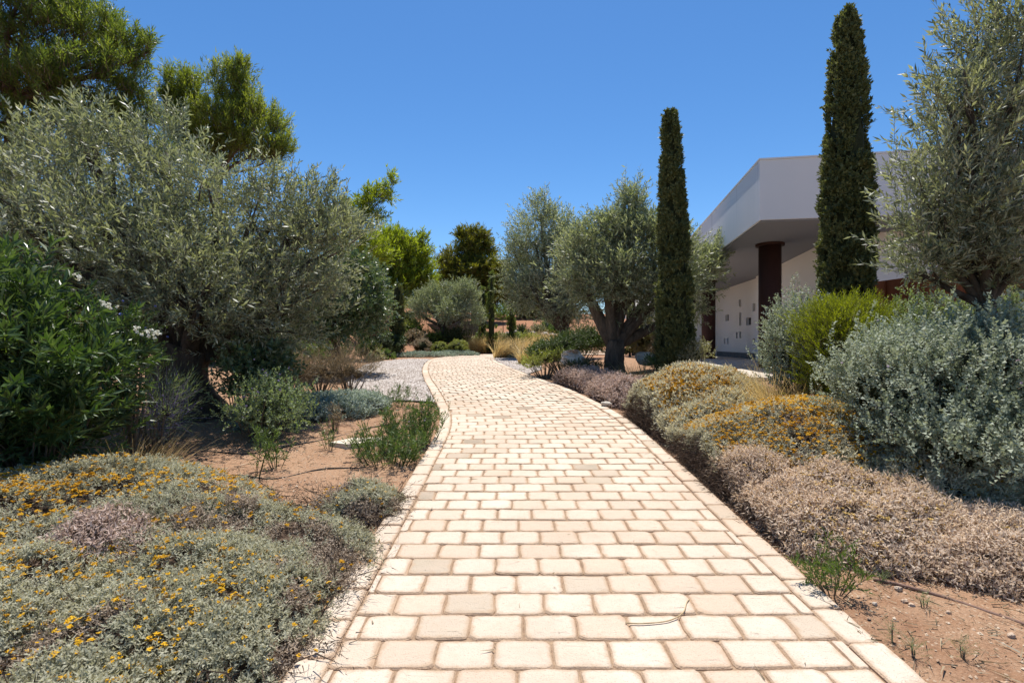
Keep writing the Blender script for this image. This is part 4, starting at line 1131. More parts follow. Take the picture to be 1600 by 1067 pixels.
# ---- shrubs, mounds, tufts
def mound_points(n, rx, ry, h, pw=2.6, rim=.0):
    u = np.sqrt(rng.random(n)); a = rng.uniform(0, 2 * math.pi, n)
    x, y = u * np.cos(a), u * np.sin(a)
    return x, y
_re = [(float(x + ty * HALF), float(y - tx * HALF)) for x, y, tx, ty in (tuple(float(q) for q in path_at(s_)) for s_ in np.arange(0, 24, .2))]
_rex, _rey = np.array([p[0] for p in _re]), np.array([p[1] for p in _re])
def right_limit(y):
    """how close to the right edging the bushes are clipped"""
    return np.interp(y, _rey, _rex) + .11 + .07 * (fbm(y * 3.1, y * 0 + 4.2, 3, 17) + .5)
def mound(name, label, cat, cx, cy, rx, ry, h, rot, n, tm, mats, scale=1., group=None, flowers=None, bump=.3, core='dead_twig', skirt=0, up=.55, pw=2.4, seed=1, base_lift=0., flower_where=None, lean=None, bare=0., even=False, soft=.62, patch=0., gap=.2):
    """a cushion plant: sprigs standing on a bumpy dome over a woody base; flowers = (count, templates, material, rise, scale)"""
    root = empty(name, (cx, cy, gz(cx, cy)), label, cat, group)
    cs, sn = math.cos(rot), math.sin(rot)
    def surf(x, y, k=1.):
        r = np.clip(np.hypot(x, y), 0, 1)
        wob = 1 + bump * (fbm(x * 2.3 + seed * 7.3, y * 2.3 + seed * 3.1, 3, seed) * 2)
        z = h * k * np.clip(1 - r ** pw, 0, 1) ** soft * wob
        er = 1 + .20 * fbm(np.cos(np.arctan2(y, x)) * 1.6 + seed, np.sin(np.arctan2(y, x)) * 1.6 - seed, 2, seed + 5) * 2
        X = x * rx * er; Y = y * ry * er
        wx = cx + X * cs - Y * sn; wy = cy + X * sn + Y * cs
        if cx > 0: wx = np.maximum(wx, right_limit(wy))
        return wx, wy, G(wx, wy) + base_lift + z
    def pts(m, rpow=.5, kz=1.):
        u = rng.random(m) ** rpow; a = rng.uniform(0, 2 * math.pi, m)
        x, y = u * np.cos(a), u * np.sin(a)
        wx, wy, wz = surf(x, y, kz)
        e = .03
        ax, ay, az_ = surf(x + e, y, kz); bx, by, bz_ = surf(x, y + e, kz)
        nrm = np.cross(np.stack([ax - wx, ay - wy, az_ - wz], 1), np.stack([bx - wx, by - wy, bz_ - wz], 1))
        nrm = norm(nrm); nrm[nrm[:, 2] < 0] *= -1
        # steep flank: face outwards
        out = np.stack([wx - cx, wy - cy, np.zeros(m)], 1)
        nrm = norm(nrm + norm(out) * (u ** 4)[:, None] * .9)
        return np.stack([wx, wy, wz], 1), nrm, u, (x, y)
    # core
    mb = MB(); vv = []; rr = np.linspace(0, 1.0, 10); na = 26
    for r in rr:
        for k in range(na):
            a = 2 * math.pi * k / na
            x, y, z = surf(np.array([r * math.cos(a) * .95]), np.array([r * math.sin(a) * .95]), .86)
            vv.append((x[0], y[0], z[0] - .05 - (.12 if r > .99 else 0)))
    mb.add(vv, [(i * na + k, (i + 1) * na + k, (i + 1) * na + (k + 1) % na, i * na + (k + 1) % na) for i in range(len(rr) - 1) for k in range(na)])
    mb.build('woody_base', M[core], root, smooth=True)
    # sprigs, thinned in noise patches so that dark gaps show
    p, nr, u, (x, y) = pts(int(n * 1.35), .46)
    dens = fbm(x * 5 + seed, y * 5 * ry / rx, 3, seed + 31) + .5
    keep = rng.random(len(p)) < np.clip((dens - gap) * 3.2, .06, 1)
    if bare:
        zr = (p[:, 2] - G(p[:, 0], p[:, 1])) / h
        keep &= (zr > bare + rng.normal(0, .06, len(p))) | (p[:, 0] > cx + .25 * rx)
    p, nr = p[keep][:n], nr[keep][:n]
    d = norm(nr * .8 + np.array([0, 0, up]) + rng.normal(0, .38, p.shape) + (np.array(lean) if lean is not None else 0))
    p = p - d * .045 * scale + rng.normal(0, .012, p.shape)
    sz = scale * rng.uniform(.7, 1.3, len(p))
    pk = (fbm(p[:, 0] * 2.6 + seed, p[:, 1] * 2.6, 3, seed + 13) > .5 - patch * .8) if patch else np.zeros(len(p), bool)
    V, r, mi = place(tm, p[~pk], d[~pk], sz[~pk])
    if pk.sum() > 5:      # dried out brown patches
        V2, r2, m2 = place(curly_t, p[pk], d[pk], sz[pk] * .9)
        V = np.concatenate([V, V2]); r = np.concatenate([r, r2]); mi = np.concatenate([mi, np.where(m2 == 0, 2, 1)])
    link('foliage', quads_mesh('foliage', V, list(mats) + [M['dry_patch']], r, mi), root)
    if skirt > 5:
        a = rng.uniform(0, 2 * math.pi, skirt) if not bare else rng.normal(math.pi * 1.05 - rot, .8, skirt)
        u = rng.uniform(.86, 1.04, skirt) if cx < 0 else rng.uniform(.45, 1.04, skirt)
        wx, wy, wz = surf(u * np.cos(a), u * np.sin(a))
        if cx > 0:
            k = (u > .88) | (wx < right_limit(wy) + .01)
            wx, wy, wz = wx[k], wy[k], wz[k]; skirt = int(k.sum())
            z = G(wx, wy) + rng.random(skirt) * np.maximum(wz - G(wx, wy), .06)
        else:
            z = G(wx, wy) + rng.random(skirt) ** 1.2 * h * .75
        out = norm(np.stack([wx - cx, wy - cy, np.zeros(skirt)], 1))
        V, r, mi = place(dead_t, np.stack([wx, wy, z], 1), out + rng.normal(0, .55, (skirt, 3)) - np.array([0, 0, .15]), rng.uniform(.6, 1.2, skirt))
        tag(link('dead_stems', quads_mesh('dead_stems', V, [M['dead_twig'], M['dead_twig']], r, mi), root), kind='stuff')
    if flowers:
        m_, ft, fm, rise, fs = flowers
        p, nr, u, (x, y) = pts(m_ * 4, .48)
        w_ = np.clip((fbm(x * 3 + seed * 2, y * 3, 3, seed + 77) + .5 - .3) * 2.4, .04, 1)
        if even: w_ = np.full(len(p), .6)
        if bare: w_ = w_ * ((p[:, 2] - G(p[:, 0], p[:, 1])) / h > bare)
        if cx > 0: w_ = np.where(p[:, 0] < right_limit(p[:, 1]) + .03, w_ * .12, w_)
        if flower_where is not None: w_ = w_ * flower_where(p[:, 0], p[:, 1], u)
        k = rng.random(len(p)) < w_; p = p[k][:m_]
        p = p + nr[k][:m_] * .02 + np.array([0, 0, 1.]) * (rise * rng.uniform(.3, 1.2, len(p)))[:, None]
        V, r, mi = place(ft, p, np.array([0, 0, 1.]) + rng.normal(0, .28, p.shape), fs * rng.uniform(.55, 1.35, len(p)))
        tag(link('flower_heads', quads_mesh('flower_heads', V, [M[fm], M['heli']], r, mi), root), kind='stuff')
    return root

def flat_head(rad, n, stem=.05, seed=0):
    """a flat topped flower cluster on its stalk, growing along +Z"""
    r = np.random.default_rng(seed); Q = []; Mi = []
    for i in range(n):
        a = i * 2.4; d = rad * math.sqrt((i + .5) / n)
        c = np.array([d * math.cos(a), d * math.sin(a), -.25 * d * d / rad + r.normal(0, .0015)])
        s = rad * .62
        t = r.normal(0, .25, 2); th = r.uniform(0, 6.28)
        k3 = [norm(np.array([math.cos(th + q), math.sin(th + q), t[0] * math.cos(q) + t[1] * math.sin(q)])) * s for q in (0, 2.1, 4.2)]
        Q.append([c + k3[0], c + k3[1], c + k3[2]]); Mi.append(0)
    for k in range(4):     # the underside of the head
        a = k * math.pi / 2; e = np.array([math.cos(a), math.sin(a), -.2]) * rad; e2 = np.array([math.cos(a + 1.57), math.sin(a + 1.57), -.2]) * rad
        Q.append([e, e2, np.array([0, 0, -rad * .8])]); Mi.append(0)
    s = np.array([.0018, 0, 0])
    Q.append([s, np.array([0, 0, -stem]), -s]); Mi.append(1)
    return np.array(Q), np.array(Mi)
def round_head(rad, seed=0):
    Q = []; r = np.random.default_rng(seed)
    for i in range(7):
        c = norm(r.normal(0, 1, 3)) * rad * .3
        u = norm(r.normal(0, 1, 3)); v = norm(np.cross(u, r.normal(0, 1, 3)))
        Q.append([c - u * rad, c + v * rad, c + u * rad])
    return np.array(Q), np.zeros(7, int)
heads_t = [flat_head(.017, 6, .05, k) for k in range(5)]
heads_far = [flat_head(.022, 4, .05, k) for k in range(4)]
dryheads_t = [flat_head(.011, 4, .03, 30 + k) for k in range(4)]
blossom_t = [round_head(.02, k) for k in range(4)]
heli_t = [sprig(11, .085, .034, .0095, 74, .45, .0022, jit=.5, flat=.15, seed=200 + k) for k in range(7)]
heli_mid = [sprig(9, .11, .046, .012, 70, .4, .003, jit=.45, flat=.15, seed=210 + k) for k in range(6)]
curly_t = [sprig(8, .08, .038, .008, 82, .8, .0035, jit=.9, flat=.2, seed=220 + k) for k in range(8)]
dead_t = [sprig(6, .17, .06, .004, 55, .6, .0035, jit=.8, seed=230 + k) for k in range(6)]
silver_t = [sprig(18, .20, .030, .019, 66, .3, .002, jit=.45, flat=.3, seed=240 + k) for k in range(7)]
silver_low = [sprig(9, .13, .05, .016, 62, .3, .002, flat=.2, seed=250 + k) for k in range(5)]
fine_t = [sprig(22, .22, .035, .006, 40, .3, .002, jit=.4, seed=260 + k) for k in range(6)]
small_t = [sprig(10, .12, .032, .018, 58, .3, .002, seed=270 + k) for k in range(6)]
ball_t = [sprig(8, .14, .06, .036, 74, .3, .002, flat=.15, seed=285 + k) for k in range(6)]
far_t = [sprig(7, .16, .07, .040, 60, .3, .002, seed=280 + k) for k in range(6)]
wisp_t = [sprig(8, .30, .09, .006, 22, .35, .003, jit=.3, seed=290 + k) for k in range(6)]
oleander_t = [sprig(24, .36, .135, .030, 52, .18, .004, jit=.35, fold=True, droop=.10, start=.15, whorl=3, seed=300 + k) for k in range(6)]

HM = [M['heli'], M['dead_twig']]; DM = [M['heli_dry'], M['dead_twig']]
# left bank of everlastings
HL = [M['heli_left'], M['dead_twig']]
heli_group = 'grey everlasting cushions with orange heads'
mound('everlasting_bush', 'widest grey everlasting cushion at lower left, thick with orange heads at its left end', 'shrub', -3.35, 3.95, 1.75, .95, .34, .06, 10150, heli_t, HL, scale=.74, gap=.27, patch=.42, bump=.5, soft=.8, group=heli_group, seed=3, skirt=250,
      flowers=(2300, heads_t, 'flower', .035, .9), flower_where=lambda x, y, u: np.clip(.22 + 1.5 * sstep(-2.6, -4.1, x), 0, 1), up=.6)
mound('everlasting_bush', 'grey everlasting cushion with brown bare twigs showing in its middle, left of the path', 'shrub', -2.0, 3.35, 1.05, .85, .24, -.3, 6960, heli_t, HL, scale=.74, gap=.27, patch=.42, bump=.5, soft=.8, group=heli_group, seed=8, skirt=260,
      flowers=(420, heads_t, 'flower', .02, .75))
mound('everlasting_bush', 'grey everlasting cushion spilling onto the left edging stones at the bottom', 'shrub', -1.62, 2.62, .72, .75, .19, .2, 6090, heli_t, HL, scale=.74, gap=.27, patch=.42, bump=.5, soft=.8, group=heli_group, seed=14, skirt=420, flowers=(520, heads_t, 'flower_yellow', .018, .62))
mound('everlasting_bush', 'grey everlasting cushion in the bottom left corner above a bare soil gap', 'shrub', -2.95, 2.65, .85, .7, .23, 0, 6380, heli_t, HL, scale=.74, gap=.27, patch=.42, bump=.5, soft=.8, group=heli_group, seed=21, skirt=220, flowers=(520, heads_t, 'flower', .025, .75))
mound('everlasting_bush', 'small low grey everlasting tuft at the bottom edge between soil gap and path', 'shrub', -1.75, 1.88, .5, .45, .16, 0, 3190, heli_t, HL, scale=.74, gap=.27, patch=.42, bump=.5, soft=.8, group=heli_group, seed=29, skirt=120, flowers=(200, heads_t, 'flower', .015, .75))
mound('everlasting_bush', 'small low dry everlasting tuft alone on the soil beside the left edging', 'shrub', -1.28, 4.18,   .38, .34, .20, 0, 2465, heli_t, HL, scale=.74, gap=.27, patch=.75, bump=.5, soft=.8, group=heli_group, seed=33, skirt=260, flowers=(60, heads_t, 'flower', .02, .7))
mound('dead_cushion', 'bare brown dead cushion of twigs in a hollow of the left everlastings', 'dead shrub', -2.62, 3.30, .42, .36, .27, 0, 1300, curly_t, [M['dead_mat'], M['dead_twig']], seed=36, skirt=60)
# right bank
mound('everlasting_bush', 'far right everlasting mound covered in orange heads, before the house terrace', 'shrub', 2.5, 7.35, 1.08, 1.2, .73, 0, 7800, heli_mid, HM, group=heli_group, seed=41, skirt=2600, bare=.25, even=True, soft=.85, pw=2.2, flowers=(6000, heads_far, 'flower', .05, .9), up=.7, bump=.2)
mound('everlasting_bush', 'broad right everlasting mound covered in orange heads, below the silver bush', 'shrub', 2.98, 5.25, 1.48, 1.1, .66, -.1, 13000, heli_t, HM, scale=.85, group=heli_group, seed=47, skirt=2600, bare=.28, even=True, soft=.9, pw=2.2, patch=.25, flowers=(4600, heads_t, 'flower', .045, .8), up=.7, bump=.22,
      flower_where=lambda x, y, u: np.clip(1.3 * sstep(4.1, 4.9, y) + .12, 0, 1))
mound('everlasting_bush', 'dried pinkish beige everlasting mound with faded yellow heads, nearest on the right', 'shrub', 2.55, 3.9, 1.02, .76, .38, .1, 10500, curly_t, DM, group=heli_group, seed=53, skirt=1000, soft=.95, pw=2.0, flowers=(1500, dryheads_t, 'flower_dry', .02, 1.), even=True, core='dead_twig', up=.3, bump=.35)
mound('dead_cushion', 'flat dried beige cushion running out of the right edge below the silver bush', 'dead shrub', 3.45, 3.3, .95, .6, .23, -.25, 7500, curly_t, DM, seed=59, skirt=200, flowers=(120, dryheads_t, 'flower_dry', .01, .9), up=.25)
mound('dead_cushion', 'thin dried beige cushion at the right edge beside the brown hose', 'dead shrub', 3.5, 2.85, .6, .35, .12, -.35, 3000, curly_t, DM, seed=61, skirt=80, up=.2)
for lab, cx, cy, rx, ry, h, rt, n_, sd in (('purplish grey dead thyme cushion, nearer of two along the right edging', 2.05, 9.2, .62, .95, .36, .45, 2600, 65), ('purplish grey dead thyme cushion, farther of two before the boulder', 1.62, 10.9, .72, 1.15, .36, .5, 3000, 67)):
    mound('dead_cushion', lab, 'dead shrub', cx, cy, rx, ry, h, rt, n_, curly_t, [M['dead_mat'], M['dead_twig']], scale=1.5, seed=sd, skirt=420, group='dead thyme cushions by the path', up=.25)

mound('everlasting_bush', 'low everlasting drift with sparse orange heads filling the gap before the silver bush', 'shrub', 3.45, 4.25, .75, .5, .42, -.3, 4500, heli_t, HM, group=heli_group, seed=71, skirt=60, soft=.9, pw=2.0, bump=.3, patch=.3, flowers=(500, heads_t, 'flower', .03, .8), even=True)
mound('dead_cushion', 'beige dried drift joining the orange mound to the dried one by the edging', 'dead shrub', 2.15, 4.55, .5, .5, .34, .2, 3200, curly_t, DM, seed=73, skirt=300, flowers=(260, dryheads_t, 'flower_dry', .02, 1.), even=True, soft=.8, up=.3, bump=.3, bare=.2)
mound('everlasting_bush', 'low everlasting hollow with few orange heads between the two big orange mounds', 'shrub', 2.55, 6.3, .95, .7, .50, 0, 3600, heli_mid, HM, group=heli_group, seed=75, skirt=300, soft=.9, pw=2.0, bump=.3, patch=.2, flowers=(900, heads_far, 'flower', .04, .8), even=True, bare=.2)
# a general bush: lobes of sprigs over stems
def bush(name, label, px, D, base_py, lobes, tm, mats, n, scale=1., group=None, sig=.3, shell=.5, dirs=(.6, .7, .4), stems=9, cat='shrub', clumps=22, flowers=None, core=.55, base=None, core_mat='inner'):
    x0 = PX(px, D); y0 = D
    if base: x0, y0 = base
    z0 = gz(x0, y0)
    root = empty(name, (x0, y0, z0), label, cat, group)
    P_, D_, CC = smart_lobes(lobes, n, clumps, sig, shell, *dirs)
    ok = P_[:, 2] > G(P_[:, 0], P_[:, 1]) + .01
    if ok.sum() < 20: ok[:] = True
    P_, D_ = P_[ok], D_[ok]
    mb = MB()
    for c, cc in CC:
        for q in ([c] + list(cc))[:stems]:
            q = np.array(q); q[2] = max(q[2], z0 + .1)
            a = np.array((x0, y0, z0 - .05)) + np.array([(q[0] - x0) * .25, (q[1] - y0) * .25, 0])
            mb.tube(bez(a, q, rng.normal(0, .06, 3), 5), [.012, .010, .008, .006, .004], 5)
    mb.build('stems', M['twig'], root)
    if core:  # closed dark core added behind the leaves, standing in for shaded depth
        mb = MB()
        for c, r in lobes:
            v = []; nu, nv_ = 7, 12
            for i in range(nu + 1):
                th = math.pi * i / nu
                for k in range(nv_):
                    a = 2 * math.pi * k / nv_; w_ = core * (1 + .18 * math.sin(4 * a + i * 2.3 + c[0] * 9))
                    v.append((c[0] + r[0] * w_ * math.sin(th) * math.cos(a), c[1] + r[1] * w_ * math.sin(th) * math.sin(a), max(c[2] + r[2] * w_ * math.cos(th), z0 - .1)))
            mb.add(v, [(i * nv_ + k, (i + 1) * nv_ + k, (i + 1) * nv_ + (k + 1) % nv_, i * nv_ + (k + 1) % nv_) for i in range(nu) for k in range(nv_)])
        mb.build('dark_core', M[core_mat], root, smooth=True)
    V, r, mi = place(tm, P_, D_, scale * rng.uniform(.7, 1.3, len(P_)))
    link('foliage', quads_mesh('foliage', V, mats, r, mi), root)
    if flowers:
        m_, ft, fm, fs, f0 = flowers
        i = rng.integers(0, len(P_), m_ * 3)
        i = np.array([j for j in i if f0 is None or f0(P_[j])])[:m_]
        if len(i):
            V, r, mi = place(ft, P_[i] + D_[i] * .22 * scale, D_[i], fs * rng.uniform(.7, 1.3, len(i)))
            tag(link('flowers', quads_mesh('flowers', V, [M[fm], M['heli']], r), root), kind='stuff')
    return root
TW = M['twig']
# oleander
LOBE = .86
D = 4.9
lob = [L(-4, 508, D, 90, 80, .6), L(66, 558, D, 70, 70, .55), L(106, 583, D + .1, 44, 60, .45), L(-4, 618, D, 110, 80, .6), L(-104, 538, D, 90, 110, .6), L(96, 648, D, 60, 50, .5), L(-24, 458, D, 50, 50, .4), L(144, 578, D + .1, 24, 30, .25), L(16, 678, D - .1, 110, 60, .6), L(-64, 688, D - .1, 90, 60, .6), L(116, 678, D, 40, 40, .4)]
ol = bush('oleander_bush', 'dark glossy oleander bush with long leaves and a few white flowers at the left edge', 60, D, 690, lob, oleander_t, [M['oleander'], M['green_shrub']], 1050, sig=.3, shell=.55, dirs=(.7, .55, .35), core=.42, clumps=16)
fl = []
for px, py in ((240, 522), (228, 520), (172, 478), (160, 470), (118, 433), (166, 474), (243, 518), (72, 632), (214, 512)):
    c = np.array([PX(px, D - .15), D - .15, PZ(py, D - .15)])
    fl.append(c + rng.normal(0, .02, (4, 3)))
fl = np.concatenate(fl)
V, r, mi = place(blossom_t, fl, unit(len(fl)), .85)
tag(link('flowers', quads_mesh('flowers', V, [M['white_flower']], r), ol), kind='stuff')
LOBE = .95
# silver bush on the right
D = 4.6
lob = [L(1440, 645, D - .1, 70, 76, .5), L(1480, 616, D, 110, 95, .7), L(1580, 630, D - .2, 100, 110, .7), L(1360, 610, D + .2, 50, 55, .4), L(1545, 556, D + .2, 90, 48, .5), L(1660, 586, D, 70, 110, .6), L(1500, 700, D - .5, 90, 50, .5), L(1590, 710, D - .6, 80, 60, .5), L(1430, 576, D + .3, 55, 50, .4), L(1345, 612, D + .2, 26, 34, .3)]
bush('silver_bush', 'large silvery grey bush with tiny pale flowers at the right edge', 1480, D, 750, lob, silver_t, [M['silver'], TW], 5600, sig=.3, shell=.6, dirs=(.5, .75, .35), core=.5, clumps=30, flowers=(70, [round_head(.011, k) for k in range(3)], 'pink_flower', 1., None))
D = 6.7
lob = [L(1245, 520, D, 36, 44, .35), L(1228, 555, D, 26, 34, .3), L(1270, 545, D, 30, 50, .35), L(1262, 500, D, 24, 28, .25), L(1222, 525, D, 16, 24, .2), L(1250, 585, D, 36, 30, .35)]
bush('silver_bush', 'smaller silvery bush before the near column, left of the yellow green bush', 1248, D, 600, lob, silver_t, [M['silver'], TW], 1100, sig=.3, shell=.5, dirs=(.55, .75, .35), core=.35)
D = 6.0
LOBE = .68
lob = [L(1310, 516, D, 62, 44, .45), L(1288, 553, D, 42, 50, .38), L(1340, 528, D, 46, 48, .4), L(1298, 593, D, 42, 36, .38), L(1284, 523, D, 26, 36, .3), L(1323, 502, D, 36, 24, .3)]
LOBE = .95
bush('yellow_green_bush', 'bushy yellow green shrub beneath the tallest cypress', 1315, D, 620, lob, fine_t, [M['yellow_shrub'], TW], 3000, sig=.28, shell=.6, dirs=(.5, .8, .35), core=.5, clumps=26)
# behind the silver bush, under the near olive
D = 6.2
lob = [L(1490, 505, D, 80, 30, .5), L(1580, 500, D, 70, 30, .5), L(1430, 515, D, 36, 30, .35)]
bush('dark_shrub', 'dim grey green shrub against the rusty steel screen, behind the big silver bush', 1500, D, 600, lob, silver_t, [M['teucrium'], TW], 900, sig=.3, core=.3)

D = 5.7
bush('plumbago_bush', 'small plant with pale blue flowers peeping out behind the oleander', 205, D, 640, [L(200, 520, D, 26, 30, .3), L(215, 560, D, 22, 30, .3)], small_t, [M['weed'], TW], 320, core=.3, flowers=(16, blossom_t, 'blue_flower', .7, None))
# blade tufts
def tuft(name, label, x, y, rad, h, n, mat, width=.006, spread=.45, lean=(0, 0), droop=.5, group=None, cat='grass', seg=3, heads=None):
    root = empty(name, (x, y, gz(x, y)), label, cat, group)
    a = rng.uniform(0, 6.28, n); u = np.sqrt(rng.random(n)) * rad
    px_, py_ = x + u * np.cos(a), y + u * np.sin(a)
    pos = np.stack([px_, py_, G(px_, py_) - .02], 1)
    d = np.stack([np.cos(a) * spread * (u / rad), np.sin(a) * spread * (u / rad), np.ones(n)], 1) + rng.normal(0, .16, (n, 3)) + np.array([lean[0], lean[1], 0])
    V, r = blades(pos, d, h * rng.uniform(.55, 1.15, n), width, droop, seg)
    link('blades', quads_mesh('blades', V, [M[mat]], r), root)
    return root
FG = 'tan feather grass tufts'
tuft('feather_grass', 'sweeping tan feather grass tuft beside the near column', 3.28, 6.8, .30, .95, 1500, 'straw', .007, .5, (-.3, 0), .6, FG)
tuft('feather_grass', 'tan feather grass tuft right of the one at the column, before the small silver bush', 3.62, 6.45, .34, .9, 1400, 'straw', .007, .6, (-.1, -.1), .6, FG)
tuft('feather_grass', 'tan feather grass tuft at the foot of the yellow green bush', 3.72, 5.95, .34, .78, 1200, 'straw', .007, .6, (-.1, -.1), .6, FG)
far_fg = (('leaning golden feather grass tuft on the right gravel bed', 779, 24.3, .22, .95, (.45, 0)), ('golden feather grass tuft at the right end of the gravel, by the juniper', 818, 18.5, .16, .8, (.35, 0)), ('golden feather grass clump straight beyond the path end', 738, 31.8, .55, 1.0, (.1, 0)),
          ('golden feather grass clump right of the path end, left of the lawn', 752, 31.9, .4, .9, (.05, 0)), ('golden feather grass tuft left of the leaning one on the gravel', 764, 32, .4, .95, (.15, 0)), ('low golden feather grass clump behind the lawn, left half', 806, 30.2, .5, .95, (.1, 0)),
          ('low golden feather grass clump behind the lawn, right half', 818, 30.6, .5, 1.0, (.2, 0)), ('far golden feather grass tuft below the white rocks', 836, 32.5, .5, 1.0, (.2, 0)), ('far golden feather grass tuft right of the others below the white rocks', 850, 32.8, .5, .9, (.2, 0)))
for lab, px, D, rad, h, ln in far_fg:
    tuft('feather_grass', lab, PX(px, D), D, rad, h * 1.35, 520, 'straw', .026, .4, ln, .6, FG)
tuft('green_grass', 'fresh green grass strip along the lower left side of the big silver bush', 3.05, 4.85, .3, .34, 700, 'grass', .006, .6, (-.15, -.1), .6, 'green grass under the silver bush')
tuft('green_grass', 'fresh green grass tuft between yellow green bush and orange mound', 3.3, 5.5, .35, .42, 800, 'grass', .006, .6, (-.1, -.1), .6, 'green grass under the silver bush')
tuft('dry_grass', 'thin dry grass tuft in front of the oleander', PX(190, 5.0), 5.0, .4, .5, 380, 'straw', .005, .5, (0, 0), .5)
tuft('green_grass', 'low green grass tuft at the foot of the forked olive trunk', 2.35, 10.7, .3, .3, 300, 'grass', .01, .6, (0, 0), .6)
tuft('dry_grass', 'pale dry grass under the clipped round shrub by the forked olive', 2.75, 11.2, .35, .6, 360, 'straw', .010, .5, (0, 0), .5)

# weeds with leafy stems
def weed(name, label, x, y, n_st, h, spread, tm, mats, scale=1., cat='plant', group=None, leaf_n=9, dots=None, rad=.06):
    root = empty(name, (x, y, gz(x, y)), label, cat, group)
    mb = MB(); PP = []; DD = []; tips = []
    for k in range(n_st):
        a = rng.uniform(0, 6.28); u = rng.random() ** .6
        b = np.array((x + math.cos(a) * rad * u, y + math.sin(a) * rad * u, 0)); b[2] = gz(b[0], b[1]) - .02
        tp = b + np.array((math.cos(a) * spread * u, math.sin(a) * spread * u, h * rng.uniform(.6, 1.1)))
        pth = bez(b, tp, (math.cos(a) * spread * .1, math.sin(a) * spread * .1, .04), 6)
        mb.tube(pth, np.linspace(.004, .0015, 6), 4)
        t = rng.uniform(.15, 1, leaf_n)
        q = np.stack([np.interp(t, np.linspace(0, 1, 6), pth[:, c]) for c in range(3)], 1)
        PP.append(q); DD.append(norm(rng.normal(0, .6, (leaf_n, 3)) + np.array([0, 0, .8]))); tips.append(tp)
    tag(mb.build('stems', M['weed'] if mats[0] is M['weed'] else TW, root), kind='stuff')
    V, r, mi = place(tm, np.concatenate(PP), np.concatenate(DD), scale * rng.uniform(.7, 1.3, n_st * leaf_n))
    link('foliage', quads_mesh('foliage', V, mats, r, mi), root)
    if dots:
        k = np.array(tips)[:dots[0]]
        V, r, mi = place(blossom_t, k, unit(len(k)), dots[2]); tag(link('flowers', quads_mesh('flowers', V, [M[dots[1]]], r), root), kind='stuff')
    return root
weed_t = [sprig(6, .07, .045, .008, 35, .3, .002, seed=320 + k) for k in range(5)]
WM = [M['weed'], M['weed']]; WG = 'green weeds on the soil'
weed('weed', 'tall dense green weed leaning over the left edging stones', -1.22, 6.35, 60, .52, .18, weed_t, WM, 1.1, group=WG, leaf_n=12, dots=(5, 'pink_flower', .5), rad=.26)
weed('weed', 'dense green weed clump in front of the tall one, by the flagstone', -1.35, 5.6, 46, .36, .2, weed_t, WM, 1.1, group=WG, leaf_n=10, rad=.26)
weed('weed', 'low green weed left of the tall weed, right of the flagstone', -1.55, 5.95, 20, .3, .16, weed_t, WM, 1.1, group=WG, leaf_n=9, rad=.16)
weed('weed', 'leggy green weed on bare soil below the purple flowered plant', PX(432, 5.35), 5.35, 9, .42, .26, weed_t, WM, 1.15, group=WG, leaf_n=11)
weed('weed', 'thin upright green weed on bare soil left of the flagstone', PX(515, 6.1), 6.1, 6, .3, .1, weed_t, WM, 1., group=WG, leaf_n=7)
weed('weed', 'small thin green weed left of the leggy weed', PX(395, 5.0), 5.0, 4, .34, .1, weed_t, WM, 1., group=WG, leaf_n=6)
weed('weed', 'feathery green weed at the near end of the left gravel', -1.95, 8.6, 16, .36, .2, weed_t, WM, 1.1, group=WG, leaf_n=9, rad=.2)
weed('weed', 'tiny bright green weed hugging the left edging', PX(645, 5.6), 5.6, 8, .09, .08, small_t, [M['green_shrub'], TW], .5, group=WG, leaf_n=4)
weed('weed', 'bright green weed sprouting from the dried mound on the right', PX(1302, 2.98), 2.98, 13, .26, .17, weed_t, [M['green_shrub'], M['weed']], .75, group=WG, leaf_n=14)
weed('weed', 'russet dead upright weed behind the flagstone', PX(522, 7.0), 7.0, 14, .36, .12, weed_t, [M['dry_shrub'], M['dead_twig']], 1., group=WG, leaf_n=6)
for k, (px, py, lab) in enumerate(((1300, 890, 'grey green seedling nearest the right edging'), (1378, 905, 'grey green seedling between the pebbles on the right soil'), (1394, 985, 'grey green seedling at the bottom right beside the path corner'), (1428, 1005, 'grey green seedling low at the bottom right, right of the path corner'),
                               (1232, 845, 'grey green seedling at the edge of the dried mound'), (1505, 1010, 'tiny grey green seedling far right at the bottom'), (1445, 940, 'small grey green seedling beside the round pebbles'))):
    Dn = 1.42 * F / (py - 536)
    weed('seedling', lab, PX(px, Dn), Dn, 3, .075, .015, fine_t, [M['teucrium'], M['weed']], .28, group='grey green seedlings on the right soil', leaf_n=7, rad=.012)

# left middle ground
D = 6.6
lob = [L(415, 632, D, 48, 34, .4), L(398, 655, D - .2, 34, 28, .3), L(440, 620, D + .1, 36, 26, .35), L(450, 650, D - .1, 30, 26, .3)]
bush('teucrium_bush', 'open grey green bush with purple flower spikes right of the old trunk', 405, D, 680, lob, small_t, [M['teucrium'], TW], 900, sig=.35, shell=.4, core=.25, flowers=(36, blossom_t, 'purple_flower', .6, None))
D = 5.9
lob = [L(240, 632, D, 32, 28, .3), L(220, 655, D, 32, 30, .3), L(262, 645, D, 20, 20, .2)]
bush('lavender_bush', 'grey green lavender with thin purple spikes before the old trunk', 245, D, 690, lob, wisp_t, [M['teucrium'], M['purple_flower']], 420, sig=.35, shell=.4, dirs=(.6, .6, .35), core=.2, flowers=(40, blossom_t, 'purple_flower', .5, None))
D = 7.2
lob = [L(400, 570, D + .4, 38, 40, .4), L(385, 595, D + .3, 26, 26, .3), L(425, 585, D + .5, 26, 28, .35)]
bush('dark_shrub', 'dark leafy shrub against the right side of the old olive trunk', 375, D, 620, lob, broad_t, [M['carob'], TW], 620, scale=.9, core=.5)
